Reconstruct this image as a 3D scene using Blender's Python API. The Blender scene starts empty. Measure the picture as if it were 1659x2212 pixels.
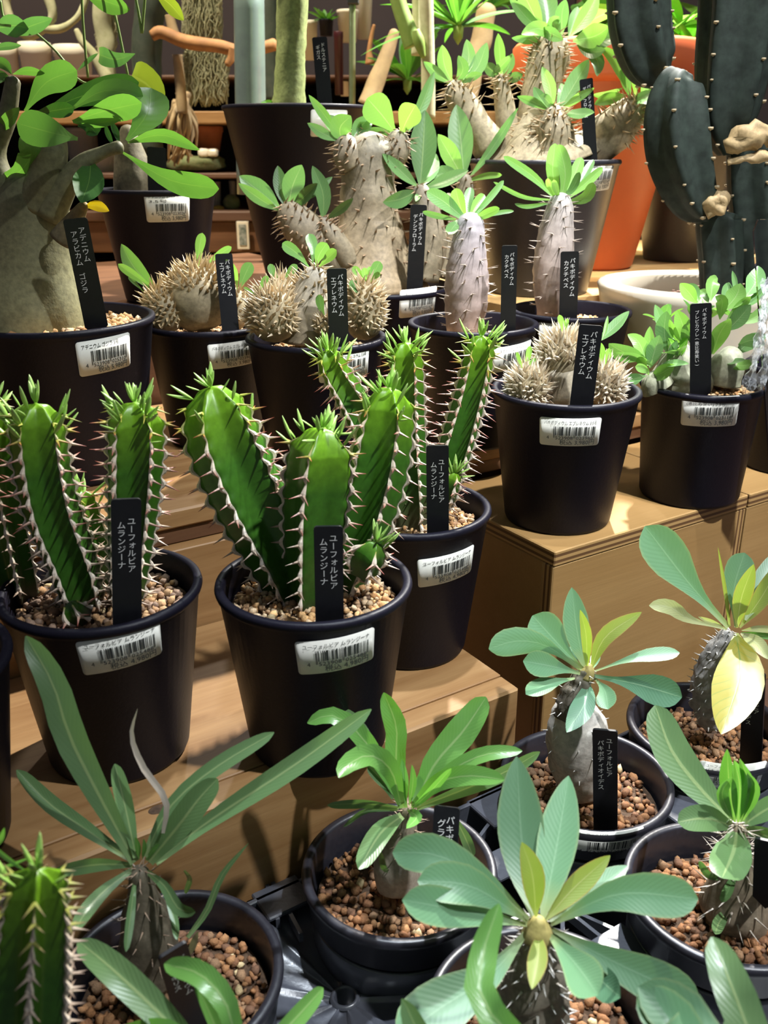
import bpy, math, random
import numpy as np
from mathutils import Vector, noise as mnoise

# ------------------------------------------------------------------ camera, world, lights, exposure
scn = bpy.context.scene
col = scn.collection
F = 2000.0
PITCH = math.radians(21.5)
CP, SP = math.cos(PITCH), math.sin(PITCH)
H0 = 1.35                                   # eye height above the shop floor
cam_d = bpy.data.cameras.new('camera')
cam_d.sensor_fit = 'VERTICAL'; cam_d.sensor_height = 24.0; cam_d.sensor_width = 18.0
cam_d.lens = 24.0 * F / 2212.0
cam_d.clip_start = 0.01; cam_d.clip_end = 50
cam_d.dof.use_dof = True; cam_d.dof.focus_distance = 0.62; cam_d.dof.aperture_fstop = 10.0
cam = bpy.data.objects.new('camera', cam_d); col.objects.link(cam)
cam.location = (0, 0, H0); cam.rotation_euler = (math.pi / 2 - PITCH, 0, 0)
scn.camera = cam
scn.view_settings.view_transform = 'Standard'
scn.view_settings.look = 'None'
scn.view_settings.exposure = 0.15
scn.view_settings.gamma = 1.0
scn.view_settings.use_curve_mapping = False
world = bpy.data.worlds.new('shop_ambient'); scn.world = world
world.use_nodes = True
world.node_tree.nodes['Background'].inputs[0].default_value = (0.80, 0.86, 1.0, 1)
world.node_tree.nodes['Background'].inputs[1].default_value = 0.12

def spot(name, loc, aim, watt, size_deg, radius, color, blend=0.6):
    l = bpy.data.lights.new(name, 'SPOT'); l.energy = watt; l.color = color
    l.spot_size = math.radians(size_deg); l.spot_blend = blend; l.shadow_soft_size = radius
    o = bpy.data.objects.new(name, l); col.objects.link(o)
    o.location = (loc[0], loc[1], loc[2] + H0)
    d = Vector((aim[0] - loc[0], aim[1] - loc[1], aim[2] - loc[2]))
    o.rotation_euler = d.to_track_quat('-Z', 'Y').to_euler()
    return o
# ceiling track spots of the shop, plus added rim and fill lamps
spot('track_spot_main', (0.36, 1.30, 0.74), (0.06, 0.72, -0.2), 170, 105, 0.016, (1.0, 0.97, 0.92), 0.5)
spot('track_spot_front', (0.62, 0.10, 0.95), (0.20, 0.60, -0.22), 110, 46, 0.02, (0.92, 0.96, 1.0), 1.0)
spot('track_spot_tray', (0.14, 0.66, 1.28), (0.10, 0.35, -0.38), 120, 21, 0.02, (0.82, 0.91, 1.0), 0.9)
spot('track_spot_top', (0.30, 0.50, 0.90), (0.15, 0.86, -0.02), 85, 40, 0.02, (0.98, 0.98, 1.0), 1.0)
spot('added_rim_spot', (-0.10, 2.15, 1.55), (0.02, 0.40, -0.38), 46, 40, 0.03, (0.88, 0.94, 1.0))  # lamp added behind the display to put highlights on pot rims and tray
spot('fill_spot_rear_wall', (-0.55, 1.10, 1.25), (-0.25, 1.9, 0.0), 150, 95, 0.05, (1.0, 0.88, 0.66))  # added warm fill that brightens the left background
spot('track_spot_rear_right', (0.95, 1.15, 1.2), (0.75, 1.75, -0.1), 60, 90, 0.04, (1.0, 0.97, 0.9))

# ------------------------------------------------------------------ pixel <-> place
def ray(u, v):
    x = (u - 829.5) / F; y = -(v - 1106.0) / F
    return np.array([x, CP + y * SP, -SP + y * CP])
CAMP = np.array([0.0, 0.0, H0])
def at(u, v, Y):                            # the point seen at (u, v) that stands Y metres away
    r = ray(u, v); return CAMP + r * (Y / r[1])
def atz(u, v, Z):
    r = ray(u, v); return CAMP + r * ((Z - H0) / r[2])
def zc_of(p):
    return (p[1]) * CP - (p[2] - H0) * SP
def px2m(w, p): return w * zc_of(p) / F
def proj(p):
    zc = zc_of(p); yc = p[1] * SP + (p[2] - H0) * CP
    return 829.5 + F * p[0] / zc, 1106.0 - F * yc / zc
TH = math.radians(33.0)
UX, UY = math.cos(TH), math.sin(TH)
def uw(u, w): return (u * UX - w * UY, u * UY + w * UX)      # display-frame -> world XY
rnd = random.Random(7)

# ------------------------------------------------------------------ materials
def new_mat(name):
    m = bpy.data.materials.new(name); m.use_nodes = True
    nt = m.node_tree; b = nt.nodes['Principled BSDF']
    return m, nt, b
def node(nt, t, **kw):
    n = nt.nodes.new(t)
    for k, v in kw.items():
        if k.startswith('i_'):
            key = k[2:]; key = int(key) if key.isdigit() else key.replace('_', ' ')
            n.inputs[key].default_value = v
        else: setattr(n, k, v)
    return n
def math_n(nt, op, a, b=None, c=None, clamp=False):
    n = nt.nodes.new('ShaderNodeMath'); n.operation = op; n.use_clamp = clamp
    for i, x in enumerate((a, b, c)):
        if x is None: continue
        if isinstance(x, (int, float)): n.inputs[i].default_value = x
        else: nt.links.new(x, n.inputs[i])
    return n.outputs[0]
def mixc(nt, fac, a, b, mode='MIX'):
    n = nt.nodes.new('ShaderNodeMix'); n.data_type = 'RGBA'; n.blend_type = mode
    for sock, x in ((n.inputs[0], fac), (n.inputs[6], a), (n.inputs[7], b)):
        if isinstance(x, (int, float)): sock.default_value = x
        elif isinstance(x, tuple): sock.default_value = (*x, 1) if len(x) == 3 else x
        else: nt.links.new(x, sock)
    return n.outputs[2]
def bump(nt, bsdf, h, strength=0.3, dist=0.002):
    n = node(nt, 'ShaderNodeBump'); n.inputs['Strength'].default_value = strength; n.inputs['Distance'].default_value = dist
    nt.links.new(h, n.inputs['Height']); nt.links.new(n.outputs[0], bsdf.inputs['Normal'])
def tex_noise(nt, scale, detail=3, rough=0.55, vec=None):
    n = node(nt, 'ShaderNodeTexNoise'); n.inputs['Scale'].default_value = scale
    n.inputs['Detail'].default_value = detail; n.inputs['Roughness'].default_value = rough
    if vec is not None: nt.links.new(vec, n.inputs['Vector'])
    return n.outputs[0]
def objco(nt): return node(nt, 'ShaderNodeTexCoord').outputs['Object']
def ramp(nt, fac, stops):
    n = node(nt, 'ShaderNodeValToRGB'); cr = n.color_ramp
    while len(cr.elements) < len(stops): cr.elements.new(0.5)
    for e, (p, c) in zip(cr.elements, stops): e.position = p; e.color = (*c, 1)
    nt.links.new(fac, n.inputs[0]); return n.outputs[0]

def simple(name, c, rough=0.5, metal=0.0, c2=None, nscale=60, bumps=0.0, spec=0.5, coat=0.0):
    m, nt, b = new_mat(name)
    b.inputs['Roughness'].default_value = rough; b.inputs['Metallic'].default_value = metal
    b.inputs['Specular IOR Level'].default_value = spec; b.inputs['Coat Weight'].default_value = coat
    v = objco(nt); n = tex_noise(nt, nscale, 4, 0.6, v)
    c2 = c2 or tuple(x * 0.8 for x in c)
    nt.links.new(mixc(nt, math_n(nt, 'MULTIPLY_ADD', n, 2.4, -0.7, clamp=True), c, c2), b.inputs['Base Color'])
    if bumps: bump(nt, b, n, bumps, 0.001)
    return m
def vcol_mat(name, rough=0.7, nscale=900, amt=0.35, bumps=0.3, trans=0.0, spec=0.4):
    m, nt, b = new_mat(name); b.inputs['Roughness'].default_value = rough
    b.inputs['Specular IOR Level'].default_value = spec
    a = node(nt, 'ShaderNodeVertexColor', layer_name='Col')
    n = tex_noise(nt, nscale, 3, 0.6, objco(nt))
    c = mixc(nt, 1.0, a.outputs[0], ramp(nt, n, [(0.3, (1 - amt,) * 3), (0.7, (1 + amt * .3,) * 3)]), 'MULTIPLY')
    nt.links.new(c, b.inputs['Base Color'])
    if bumps: bump(nt, b, n, bumps, 0.0006)
    return m
def leaf_mat(name, c1, c2, rib, back=None, rough=0.38, trans=0.3, veins=0.25, vfreq=16, ribw=0.05, edge=None, spec=0.6, pet=None):
    m, nt, b = new_mat(name)
    uv = node(nt, 'ShaderNodeUVMap'); sp = node(nt, 'ShaderNodeSeparateXYZ'); nt.links.new(uv.outputs[0], sp.inputs[0])
    x = math_n(nt, 'ABSOLUTE', math_n(nt, 'SUBTRACT', sp.outputs[0], 0.5)); y = sp.outputs[1]
    oi = node(nt, 'ShaderNodeObjectInfo')
    n = tex_noise(nt, 55, 3, 0.5, objco(nt))
    base = mixc(nt, math_n(nt, 'MULTIPLY_ADD', n, 1.6, -0.3, clamp=True), c1, c2)
    wv = math_n(nt, 'SINE', math_n(nt, 'MULTIPLY', math_n(nt, 'SUBTRACT', y, math_n(nt, 'MULTIPLY', x, 0.35)), vfreq * 6.283))
    vein = math_n(nt, 'MULTIPLY', math_n(nt, 'GREATER_THAN', wv, 0.93), veins)
    base = mixc(nt, vein, base, rib)
    hw = math_n(nt, 'MULTIPLY_ADD', y, -ribw * 0.75, ribw)
    k = math_n(nt, 'MULTIPLY', math_n(nt, 'SUBTRACT', 1.0, math_n(nt, 'DIVIDE', x, hw)), 2.0, clamp=True)
    base = mixc(nt, math_n(nt, 'MULTIPLY', k, 0.85), base, rib)
    if edge:
        e = math_n(nt, 'MULTIPLY_ADD', x, 12.0, -5.1, clamp=True)
        base = mixc(nt, math_n(nt, 'MULTIPLY', e, 0.6), base, edge)
    # petiole end fades to the rib colour
    pb = math_n(nt, 'MULTIPLY_ADD', y, -3.6 if pet else -7.0, 1.0, clamp=True)
    base = mixc(nt, math_n(nt, 'MULTIPLY', pb, 0.9 if pet else 0.7), base, pet or rib)
    br = math_n(nt, 'MULTIPLY_ADD', oi.outputs['Random'], 0.45, 0.78)
    g = node(nt, 'ShaderNodeNewGeometry')
    if back:
        base = mixc(nt, math_n(nt, 'MULTIPLY', g.outputs['Backfacing'], 0.55), base, back)
    hs = node(nt, 'ShaderNodeHueSaturation'); nt.links.new(base, hs.inputs['Color']); nt.links.new(br, hs.inputs['Value'])
    nt.links.new(hs.outputs[0], b.inputs['Base Color'])
    b.inputs['Roughness'].default_value = rough; b.inputs['Specular IOR Level'].default_value = spec
    h = math_n(nt, 'ADD', math_n(nt, 'MULTIPLY', wv, 0.3), math_n(nt, 'MULTIPLY', k, -1.2))
    bump(nt, b, h, 0.10, 0.0004)
    tr = node(nt, 'ShaderNodeBsdfTranslucent')
    tcol = mixc(nt, 1.0, hs.outputs[0], (1.15, 1.3, 0.6), 'MULTIPLY')
    nt.links.new(tcol, tr.inputs[0])
    mx = node(nt, 'ShaderNodeMixShader'); mx.inputs[0].default_value = trans
    nt.links.new(b.outputs[0], mx.inputs[1]); nt.links.new(tr.outputs[0], mx.inputs[2])
    nt.links.new(mx.outputs[0], nt.nodes['Material Output'].inputs[0])
    return m

M = {}
M['pot'] = simple('matte_black_plastic', (0.0060, 0.0054, 0.0112), 0.46, c2=(0.0085, 0.0075, 0.0145), nscale=500, bumps=0.12, spec=0.2)
M['pot_gloss'] = simple('glossy_black_plastic', (0.016, 0.015, 0.021), 0.38, c2=(0.022, 0.021, 0.028), nscale=300, bumps=0.08, spec=0.6)
M['tag'] = simple('black_tag_plastic', (0.006, 0.006, 0.008), 0.38, c2=(0.009, 0.009, 0.011), nscale=300, spec=0.4)
M['tagtext'] = simple('white_tag_print', (0.80, 0.80, 0.78), 0.6)
M['paper'] = simple('sticker_paper', (0.80, 0.79, 0.71), 0.55, c2=(0.74, 0.73, 0.66), nscale=200)
M['ink'] = simple('sticker_ink', (0.035, 0.04, 0.04), 0.6)
M['gravel'] = vcol_mat('gravel_stone', 0.85, 1400, 0.4, 0.5)
M['soil'] = simple('dark_grit', (0.10, 0.055, 0.028), 0.95, c2=(0.04, 0.022, 0.012), nscale=300, bumps=0.8)
M['spine'] = vcol_mat('horny_spine', 0.45, 700, 0.15, 0.0)
M['euph'] = vcol_mat('green_succulent_skin', 0.36, 260, 0.22, 0.10)
M['leaflet'] = vcol_mat('fresh_leaflet', 0.4, 400, 0.1, 0.0)
M['bark'] = vcol_mat('caudex_bark', 0.62, 240, 0.35, 0.45)
M['bark_wet'] = vcol_mat('silvery_bark', 0.42, 200, 0.22, 0.3)
M['cactus'] = vcol_mat('dark_cactus_skin', 0.72, 90, 0.5, 0.35, spec=0.25)
M['tray'] = simple('tray_black_plastic', (0.05, 0.053, 0.066), 0.33, c2=(0.07, 0.074, 0.09), nscale=90, bumps=0.4, spec=1.0)
M['orange'] = simple('terracotta_plastic', (0.55, 0.115, 0.03), 0.45, c2=(0.50, 0.10, 0.028), nscale=20)
M['terra'] = simple('terracotta_clay', (0.42, 0.13, 0.05), 0.85, c2=(0.34, 0.10, 0.04), nscale=60)
M['cream'] = simple('cream_glaze', (0.70, 0.64, 0.52), 0.35, c2=(0.66, 0.60, 0.48), nscale=15)
M['steel'] = simple('brushed_steel', (0.30, 0.40, 0.35), 0.30, 0.6, c2=(0.24, 0.31, 0.29), nscale=40)
M['brass'] = simple('dull_metal_rod', (0.33, 0.36, 0.20), 0.35, 0.8)
M['blackmetal'] = simple('black_fitting', (0.02, 0.02, 0.02), 0.5)
M['drift'] = simple('peeled_driftwood', (0.42, 0.20, 0.065), 0.7, c2=(0.24, 0.11, 0.04), nscale=45, bumps=0.4)
M['driftpale'] = simple('pale_driftwood', (0.45, 0.33, 0.17), 0.8, c2=(0.26, 0.18, 0.10), nscale=30, bumps=0.4)
M['moss'] = simple('grey_air_moss', (0.46, 0.45, 0.29), 0.9, c2=(0.32, 0.32, 0.18), nscale=80)
M['chips'] = vcol_mat('bark_chips', 0.9, 400, 0.4, 0.3)
M['wall'] = simple('dark_shop_wall', (0.016, 0.010, 0.012), 0.9, c2=(0.024, 0.015, 0.016), nscale=4)
M['floor'] = simple('dark_shop_floor', (0.05, 0.045, 0.042), 0.6, c2=(0.07, 0.06, 0.055), nscale=8)
M['whitepot'] = simple('warm_white_pot', (0.92, 0.86, 0.70), 0.6, c2=(0.88, 0.81, 0.65), nscale=20)
M['greywall'] = simple('grey_panel', (0.45, 0.47, 0.50), 0.6, c2=(0.42, 0.44, 0.47), nscale=10)
M['greencactus'] = simple('small_cactus_body', (0.10, 0.14, 0.05), 0.8, c2=(0.20, 0.20, 0.09), nscale=160, bumps=0.6)
M['darkstem'] = simple('dark_green_stem', (0.022, 0.035, 0.022), 0.6, c2=(0.05, 0.06, 0.04), nscale=70, bumps=0.3)
M['greenstem'] = simple('thin_green_stem', (0.14, 0.24, 0.04), 0.5, c2=(0.20, 0.28, 0.07), nscale=80)
M['darkred'] = simple('dark_red_bottle', (0.05, 0.006, 0.01), 0.4)
M['cardprint'] = simple('photo_card_print', (0.03, 0.07, 0.05), 0.5, c2=(0.45, 0.45, 0.42), nscale=140)
M['yellowbud'] = simple('yellowed_stub', (0.45, 0.30, 0.05), 0.6)
m, nt, b = new_mat('clear_acrylic'); M['acrylic'] = m
b.inputs['Transmission Weight'].default_value = 1.0; b.inputs['Roughness'].default_value = 0.03; b.inputs['IOR'].default_value = 1.47
b.inputs['Base Color'].default_value = (0.95, 0.97, 0.97, 1)
m, nt, b = new_mat('crinkled_clear_film'); M['film'] = m
b.inputs['Base Color'].default_value = (0.9, 0.93, 0.96, 1); b.inputs['Roughness'].default_value = 0.10; b.inputs['Specular IOR Level'].default_value = 1.0
tp = node(nt, 'ShaderNodeBsdfTransparent'); mx = node(nt, 'ShaderNodeMixShader'); mx.inputs[0].default_value = 0.36
nt.links.new(tp.outputs[0], mx.inputs[1]); nt.links.new(b.outputs[0], mx.inputs[2]); nt.links.new(mx.outputs[0], nt.nodes['Material Output'].inputs[0])
bump(nt, b, tex_noise(nt, 130, 2, 0.6, objco(nt)), 1.0, 0.004)

M['l_adenium'] = leaf_mat('adenium_leaf', (0.075, 0.22, 0.022), (0.11, 0.28, 0.03), (0.22, 0.38, 0.07), (0.16, 0.32, 0.09), rough=0.30, trans=0.35, veins=0.10, vfreq=9, ribw=0.035)
M['l_adenium_d'] = leaf_mat('adenium_old_leaf', (0.03, 0.10, 0.02), (0.05, 0.14, 0.026), (0.12, 0.24, 0.05), rough=0.30, trans=0.2, veins=0.08, vfreq=9, ribw=0.03)
M['l_pachy'] = leaf_mat('pachypodium_leaf', (0.085, 0.24, 0.045), (0.13, 0.31, 0.06), (0.42, 0.55, 0.26), (0.20, 0.36, 0.16), rough=0.33, trans=0.28, veins=0.12, vfreq=13, ribw=0.04)
M['l_pachy_b'] = leaf_mat('pachypodium_bright_leaf', (0.16, 0.42, 0.035), (0.22, 0.50, 0.06), (0.50, 0.66, 0.30), (0.30, 0.50, 0.18), rough=0.33, trans=0.32, veins=0.10, vfreq=13, ribw=0.045)
M['l_pachy_d'] = leaf_mat('pachypodium_deep_leaf', (0.045, 0.13, 0.03), (0.07, 0.18, 0.04), (0.30, 0.40, 0.16), (0.12, 0.22, 0.09), rough=0.33, trans=0.25, veins=0.15, vfreq=14, ribw=0.04)
M['l_grac'] = leaf_mat('gracile_strap_leaf', (0.055, 0.155, 0.035), (0.09, 0.21, 0.05), (0.40, 0.50, 0.20), (0.16, 0.25, 0.12), rough=0.32, trans=0.28, veins=0.06, vfreq=20, ribw=0.10)
M['l_grac_b'] = leaf_mat('gracile_fresh_leaf', (0.085, 0.29, 0.03), (0.13, 0.37, 0.045), (0.45, 0.60, 0.25), (0.16, 0.32, 0.10), rough=0.28, trans=0.38, veins=0.15, vfreq=22, ribw=0.08)
M['l_dry'] = leaf_mat('withered_leaf', (0.30, 0.27, 0.20), (0.36, 0.30, 0.25), (0.40, 0.36, 0.28), rough=0.6, trans=0.2, veins=0.0)
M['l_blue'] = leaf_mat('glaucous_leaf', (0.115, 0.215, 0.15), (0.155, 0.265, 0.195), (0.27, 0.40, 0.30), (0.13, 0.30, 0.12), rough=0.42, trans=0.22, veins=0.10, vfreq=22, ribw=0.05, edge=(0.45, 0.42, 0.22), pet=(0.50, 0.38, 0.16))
M['l_blue_d'] = leaf_mat('glaucous_shaded_leaf', (0.07, 0.17, 0.09), (0.10, 0.22, 0.13), (0.22, 0.36, 0.22), rough=0.42, trans=0.15, veins=0.08, vfreq=22, ribw=0.05)  # darker copy of the glaucous leaf, shade painted into its colour
M['l_olive'] = leaf_mat('olive_young_leaf', (0.26, 0.34, 0.06), (0.32, 0.38, 0.09), (0.48, 0.50, 0.20), rough=0.42, trans=0.4, veins=0.06, vfreq=20, ribw=0.04, edge=(0.50, 0.25, 0.10))
M['l_yellow'] = leaf_mat('yellowing_leaf', (0.31, 0.27, 0.02), (0.36, 0.33, 0.06), (0.15, 0.24, 0.045), rough=0.40, trans=0.3, veins=0.5, vfreq=11, ribw=0.035)
M['l_yellow2'] = leaf_mat('yellow_dead_leaf', (0.60, 0.38, 0.01), (0.66, 0.44, 0.02), (0.62, 0.45, 0.05), rough=0.5, trans=0.3, veins=0.0)
M['l_pale'] = leaf_mat('pale_yellow_leaf', (0.40, 0.45, 0.18), (0.50, 0.52, 0.28), (0.55, 0.60, 0.35), rough=0.4, trans=0.3, veins=0.05, ribw=0.04)
M['l_bg'] = leaf_mat('background_leaf', (0.06, 0.20, 0.03), (0.10, 0.26, 0.045), (0.18, 0.34, 0.08), rough=0.45, trans=0.35, veins=0.0)
M['l_heart'] = leaf_mat('heart_vine_leaf', (0.08, 0.20, 0.07), (0.11, 0.25, 0.09), (0.16, 0.30, 0.10), rough=0.35, trans=0.3, veins=0.0)
M['l_oliveb'] = leaf_mat('olive_vine_leaf', (0.16, 0.20, 0.02), (0.20, 0.24, 0.03), (0.26, 0.30, 0.06), rough=0.4, trans=0.35, veins=0.0)

def wood_mat(name, light, dark, ring=22.0, edge=None, thick=None, knots=True, rough=0.5):
    """boards lie along local X; growth-ring streaks run with it. edge: veneer layers on the board's cut sides"""
    m, nt, b = new_mat(name)
    v = objco(nt)
    mp = node(nt, 'ShaderNodeMapping'); nt.links.new(v, mp.inputs[0]); mp.inputs['Scale'].default_value = (0.55, 5.0, 5.0)
    n1 = tex_noise(nt, ring, 4, 0.6, mp.outputs[0])
    mp2 = node(nt, 'ShaderNodeMapping'); nt.links.new(v, mp2.inputs[0]); mp2.inputs['Scale'].default_value = (2.0, 60.0, 60.0)
    n2 = tex_noise(nt, 8.0, 3, 0.6, mp2.outputs[0])
    f = math_n(nt, 'MULTIPLY_ADD', n1, 2.4, -0.7, clamp=True)
    c = mixc(nt, f, light, dark)
    c = mixc(nt, math_n(nt, 'MULTIPLY', n2, 0.35), c, tuple(x * 0.55 for x in dark))
    if edge:
        sp = node(nt, 'ShaderNodeSeparateXYZ'); nt.links.new(v, sp.inputs[0])
        uvn = node(nt, 'ShaderNodeUVMap'); s2 = node(nt, 'ShaderNodeSeparateXYZ'); nt.links.new(uvn.outputs[0], s2.inputs[0])
        lay = math_n(nt, 'SINE', math_n(nt, 'MULTIPLY', s2.outputs[1], 3.14159 * 5))
        lay = math_n(nt, 'MULTIPLY_ADD', lay, 2.0, 0.6, clamp=True)
        ec = mixc(nt, lay, edge, light)
        c = mixc(nt, s2.outputs[0], c, ec)
    nt.links.new(c, b.inputs['Base Color'])
    b.inputs['Roughness'].default_value = rough; b.inputs['Specular IOR Level'].default_value = 0.35
    bump(nt, b, n2, 0.15, 0.0006)
    return m
M['pine'] = wood_mat('oiled_pine_board', (0.40, 0.235, 0.10), (0.25, 0.125, 0.045), ring=14)
M['pine_dark'] = wood_mat('dark_stained_board', (0.16, 0.075, 0.035), (0.10, 0.045, 0.022), ring=16)
M['ply'] = wood_mat('birch_plywood', (0.43, 0.26, 0.10), (0.35, 0.20, 0.07), ring=5, edge=(0.13, 0.065, 0.026))
M['lightwood'] = wood_mat('pale_shelf_board', (0.62, 0.40, 0.17), (0.50, 0.30, 0.11), ring=14)
M['browntop'] = wood_mat('brown_shelf_board', (0.14, 0.075, 0.045), (0.09, 0.045, 0.03), ring=12)

# ------------------------------------------------------------------ geometry helpers
class G:
    def __init__(s): s.v = []; s.f = []; s.c = []; s.uv = []; s.n = 0
    def add(s, v, f, c=None, uv=None):
        v = np.asarray(v, float); s.v.append(v)
        f = np.asarray(f) if not isinstance(f, list) else f
        if isinstance(f, np.ndarray): f = (f + s.n).tolist(); s.f.extend(f)
        else: s.f.extend([[i + s.n for i in q] for q in f])
        c = (0.5, 0.5, 0.5) if c is None else c
        c = np.asarray(c, float)
        if c.ndim == 1: c = np.tile(c, (len(v), 1))
        s.c.append(c)
        s.uv.append(np.zeros((len(v), 2)) if uv is None else np.asarray(uv, float))
        s.n += len(v); return s
def link_obj(name, mesh, parent=None):
    o = bpy.data.objects.new(name, mesh); col.objects.link(o)
    if parent is not None: o.parent = parent
    return o
def build(name, g, mat, parent=None, org=(0, 0, 0), smooth=True, usecol=False, useuv=False):
    me = bpy.data.meshes.new(name)
    V = np.concatenate(g.v) - np.asarray(org)
    me.from_pydata(V.tolist(), [], g.f)
    if usecol:
        C = np.concatenate(g.c); C = np.concatenate([C, np.ones((len(C), 1))], 1)
        a = me.color_attributes.new('Col', 'FLOAT_COLOR', 'POINT'); a.data.foreach_set('color', C.astype(np.float32).ravel())
    if useuv:
        U = np.concatenate(g.uv); l = me.uv_layers.new(name='UVMap')
        idx = np.zeros(len(me.loops), dtype=np.int32); me.loops.foreach_get('vertex_index', idx)
        l.data.foreach_set('uv', U[idx].astype(np.float32).ravel())
    if smooth: me.polygons.foreach_set('use_smooth', [True] * len(me.polygons))
    me.materials.append(mat); me.update()
    return link_obj(name, me, parent)
def setp(o, label=None, cat=None, group=None, kind=None):
    if label: o['label'] = label
    if cat: o['category'] = cat
    if group: o['group'] = group
    if kind: o['kind'] = kind
    return o
class Thing:
    """an Empty at the thing's base; parts get vertices in world place, stored relative to it"""
    def __init__(s, name, loc, label, cat, group=None):
        s.o = bpy.data.objects.new(name, None); col.objects.link(s.o); s.o.location = loc
        s.o.empty_display_size = 0.02
        s.org = np.array(loc, float); setp(s.o, label, cat, group)
    def part(s, name, g, mat, parent=None, smooth=True, col=False, uv=False, kind=None, label=None):
        o = build(name, g, M[mat], parent or s.o, s.org, smooth, col, uv)
        return setp(o, label, None, None, kind)
    def inst(s, name, mesh, p, rot, scale, parent=None):     # copy sharing mesh data
        o = link_obj(name, mesh, parent or s.o); o.location = np.asarray(p) - s.org
        o.rotation_mode = 'QUATERNION'; o.rotation_quaternion = rot; o.scale = scale
        return o
def lathe(prof, seg=48, c=(0, 0, 0), color=None, cap0=False, cap1=False, sx=1, sy=1):
    a = np.linspace(0, 2 * np.pi, seg, endpoint=False)
    P = np.array(prof, float)
    v = np.zeros((len(P), seg, 3)); v[..., 0] = P[:, None, 0] * np.cos(a) * sx; v[..., 1] = P[:, None, 0] * np.sin(a) * sy; v[..., 2] = P[:, None, 1]
    v = v.reshape(-1, 3) + np.asarray(c)
    i = np.arange(len(P) - 1)[:, None] * seg; j = np.arange(seg)[None]; k = (j + 1) % seg
    f = np.stack([i + j, i + k, i + seg + k, i + seg + j], -1).reshape(-1, 4).tolist()
    if cap0: f.append(list(range(seg))[::-1])
    if cap1: f.append([(len(P) - 1) * seg + q for q in range(seg)])
    g = G(); g.add(v, f, color); return g
def smooth_path(P, n):
    """Catmull-Rom through rows of P (any number of columns)"""
    P = np.asarray(P, float)
    if len(P) == 2: t = np.linspace(0, 1, n)[:, None]; return P[0] * (1 - t) + P[1] * t
    Q = np.vstack([2 * P[0] - P[1], P, 2 * P[-1] - P[-2]])
    out = []
    for s in np.linspace(0, len(P) - 1 - 1e-9, n):
        i = int(s); t = s - i; a, b, c, d = Q[i], Q[i + 1], Q[i + 2], Q[i + 3]
        out.append(0.5 * (2 * b + (c - a) * t + (2 * a - 5 * b + 4 * c - d) * t * t + (3 * b - 3 * c + d - a) * t ** 3))
    return np.array(out)
def nrm(a): a = np.asarray(a, float); return a / (np.linalg.norm(a, axis=-1, keepdims=True) + 1e-12)
def frames(P):
    T = nrm(np.gradient(P, axis=0)); ref = np.array([0.0, -1.0, 0.15])
    if abs(T[0] @ nrm(ref)) > 0.9: ref = np.array([0, 0, 1.0])
    a = nrm(ref - T[0] * (ref @ T[0])); A = [a]
    for t in T[1:]: a = nrm(a - t * (a @ t)); A.append(a)
    A = np.array(A); return T, A, np.cross(T, A)
def tube(P, R, seg=12, color=None, bumpy=0.0, bscale=60, seed=0, tip=True, g=None, close0=True, colfn=None):
    g = g or G(); P = np.asarray(P); R = np.asarray(R, float); T, A, B = frames(P)
    a = np.linspace(0, 2 * np.pi, seg, endpoint=False)
    d = A[:, None] * np.cos(a)[None, :, None] + B[:, None] * np.sin(a)[None, :, None]
    v = P[:, None] + d * R[:, None, None]
    if bumpy:
        fl = v.reshape(-1, 3); off = np.array([mnoise.noise(Vector(q * bscale + seed)) for q in fl]).reshape(len(P), seg, 1)
        v = v + d * off * bumpy * R[:, None, None]
    n = len(P); v = v.reshape(-1, 3)
    i = np.arange(n - 1)[:, None] * seg; j = np.arange(seg)[None]; k = (j + 1) % seg
    f = np.stack([i + j, i + k, i + seg + k, i + seg + j], -1).reshape(-1, 4).tolist()
    if close0: f.append(list(range(seg))[::-1])
    if tip: f.append([(n - 1) * seg + q for q in range(seg)])
    c = color
    if colfn is not None: c = np.repeat(np.array([colfn(x) for x in np.linspace(0, 1, n)]), seg, 0)
    g.add(v, f, c); return g
def tube_px(pts, Y, n=14, seg=14, dome=True, **kw):
    """pts rows (u, v, half-width px[, dY])"""
    rows = []
    for p in pts:
        q = at(p[0], p[1], Y + (p[3] if len(p) > 3 else 0)); rows.append([*q, px2m(p[2], q)])
    S = smooth_path(rows, n); P, R = S[:, :3], np.maximum(S[:, 3], 0.0003)
    if dome:
        e = P[-1] - P[-2]; e = e / np.linalg.norm(e)
        r = R[-1]
        P = np.vstack([P, P[-1] + e * r * 0.35, P[-1] + e * r * 0.58, P[-1] + e * r * 0.66]); R = np.append(R, [r * 0.8, r * 0.42, r * 0.05])
    return tube(P, R, seg, **kw), P, R
SPN_F = [[0, 1, 4], [1, 2, 4], [2, 3, 4], [3, 0, 4]]
def spine(g, p, d, L, r, c0, c1, bend=None):
    d = nrm(d); a = nrm(np.cross(d, (0.3, 0.5, 0.81))); b = np.cross(d, a)
    v = [p + a * r, p + b * r, p - a * r, p - b * r, p + d * L + (0 if bend is None else np.asarray(bend) * L)]
    g.add(v, SPN_F, [c0] * 4 + [c1])
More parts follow.
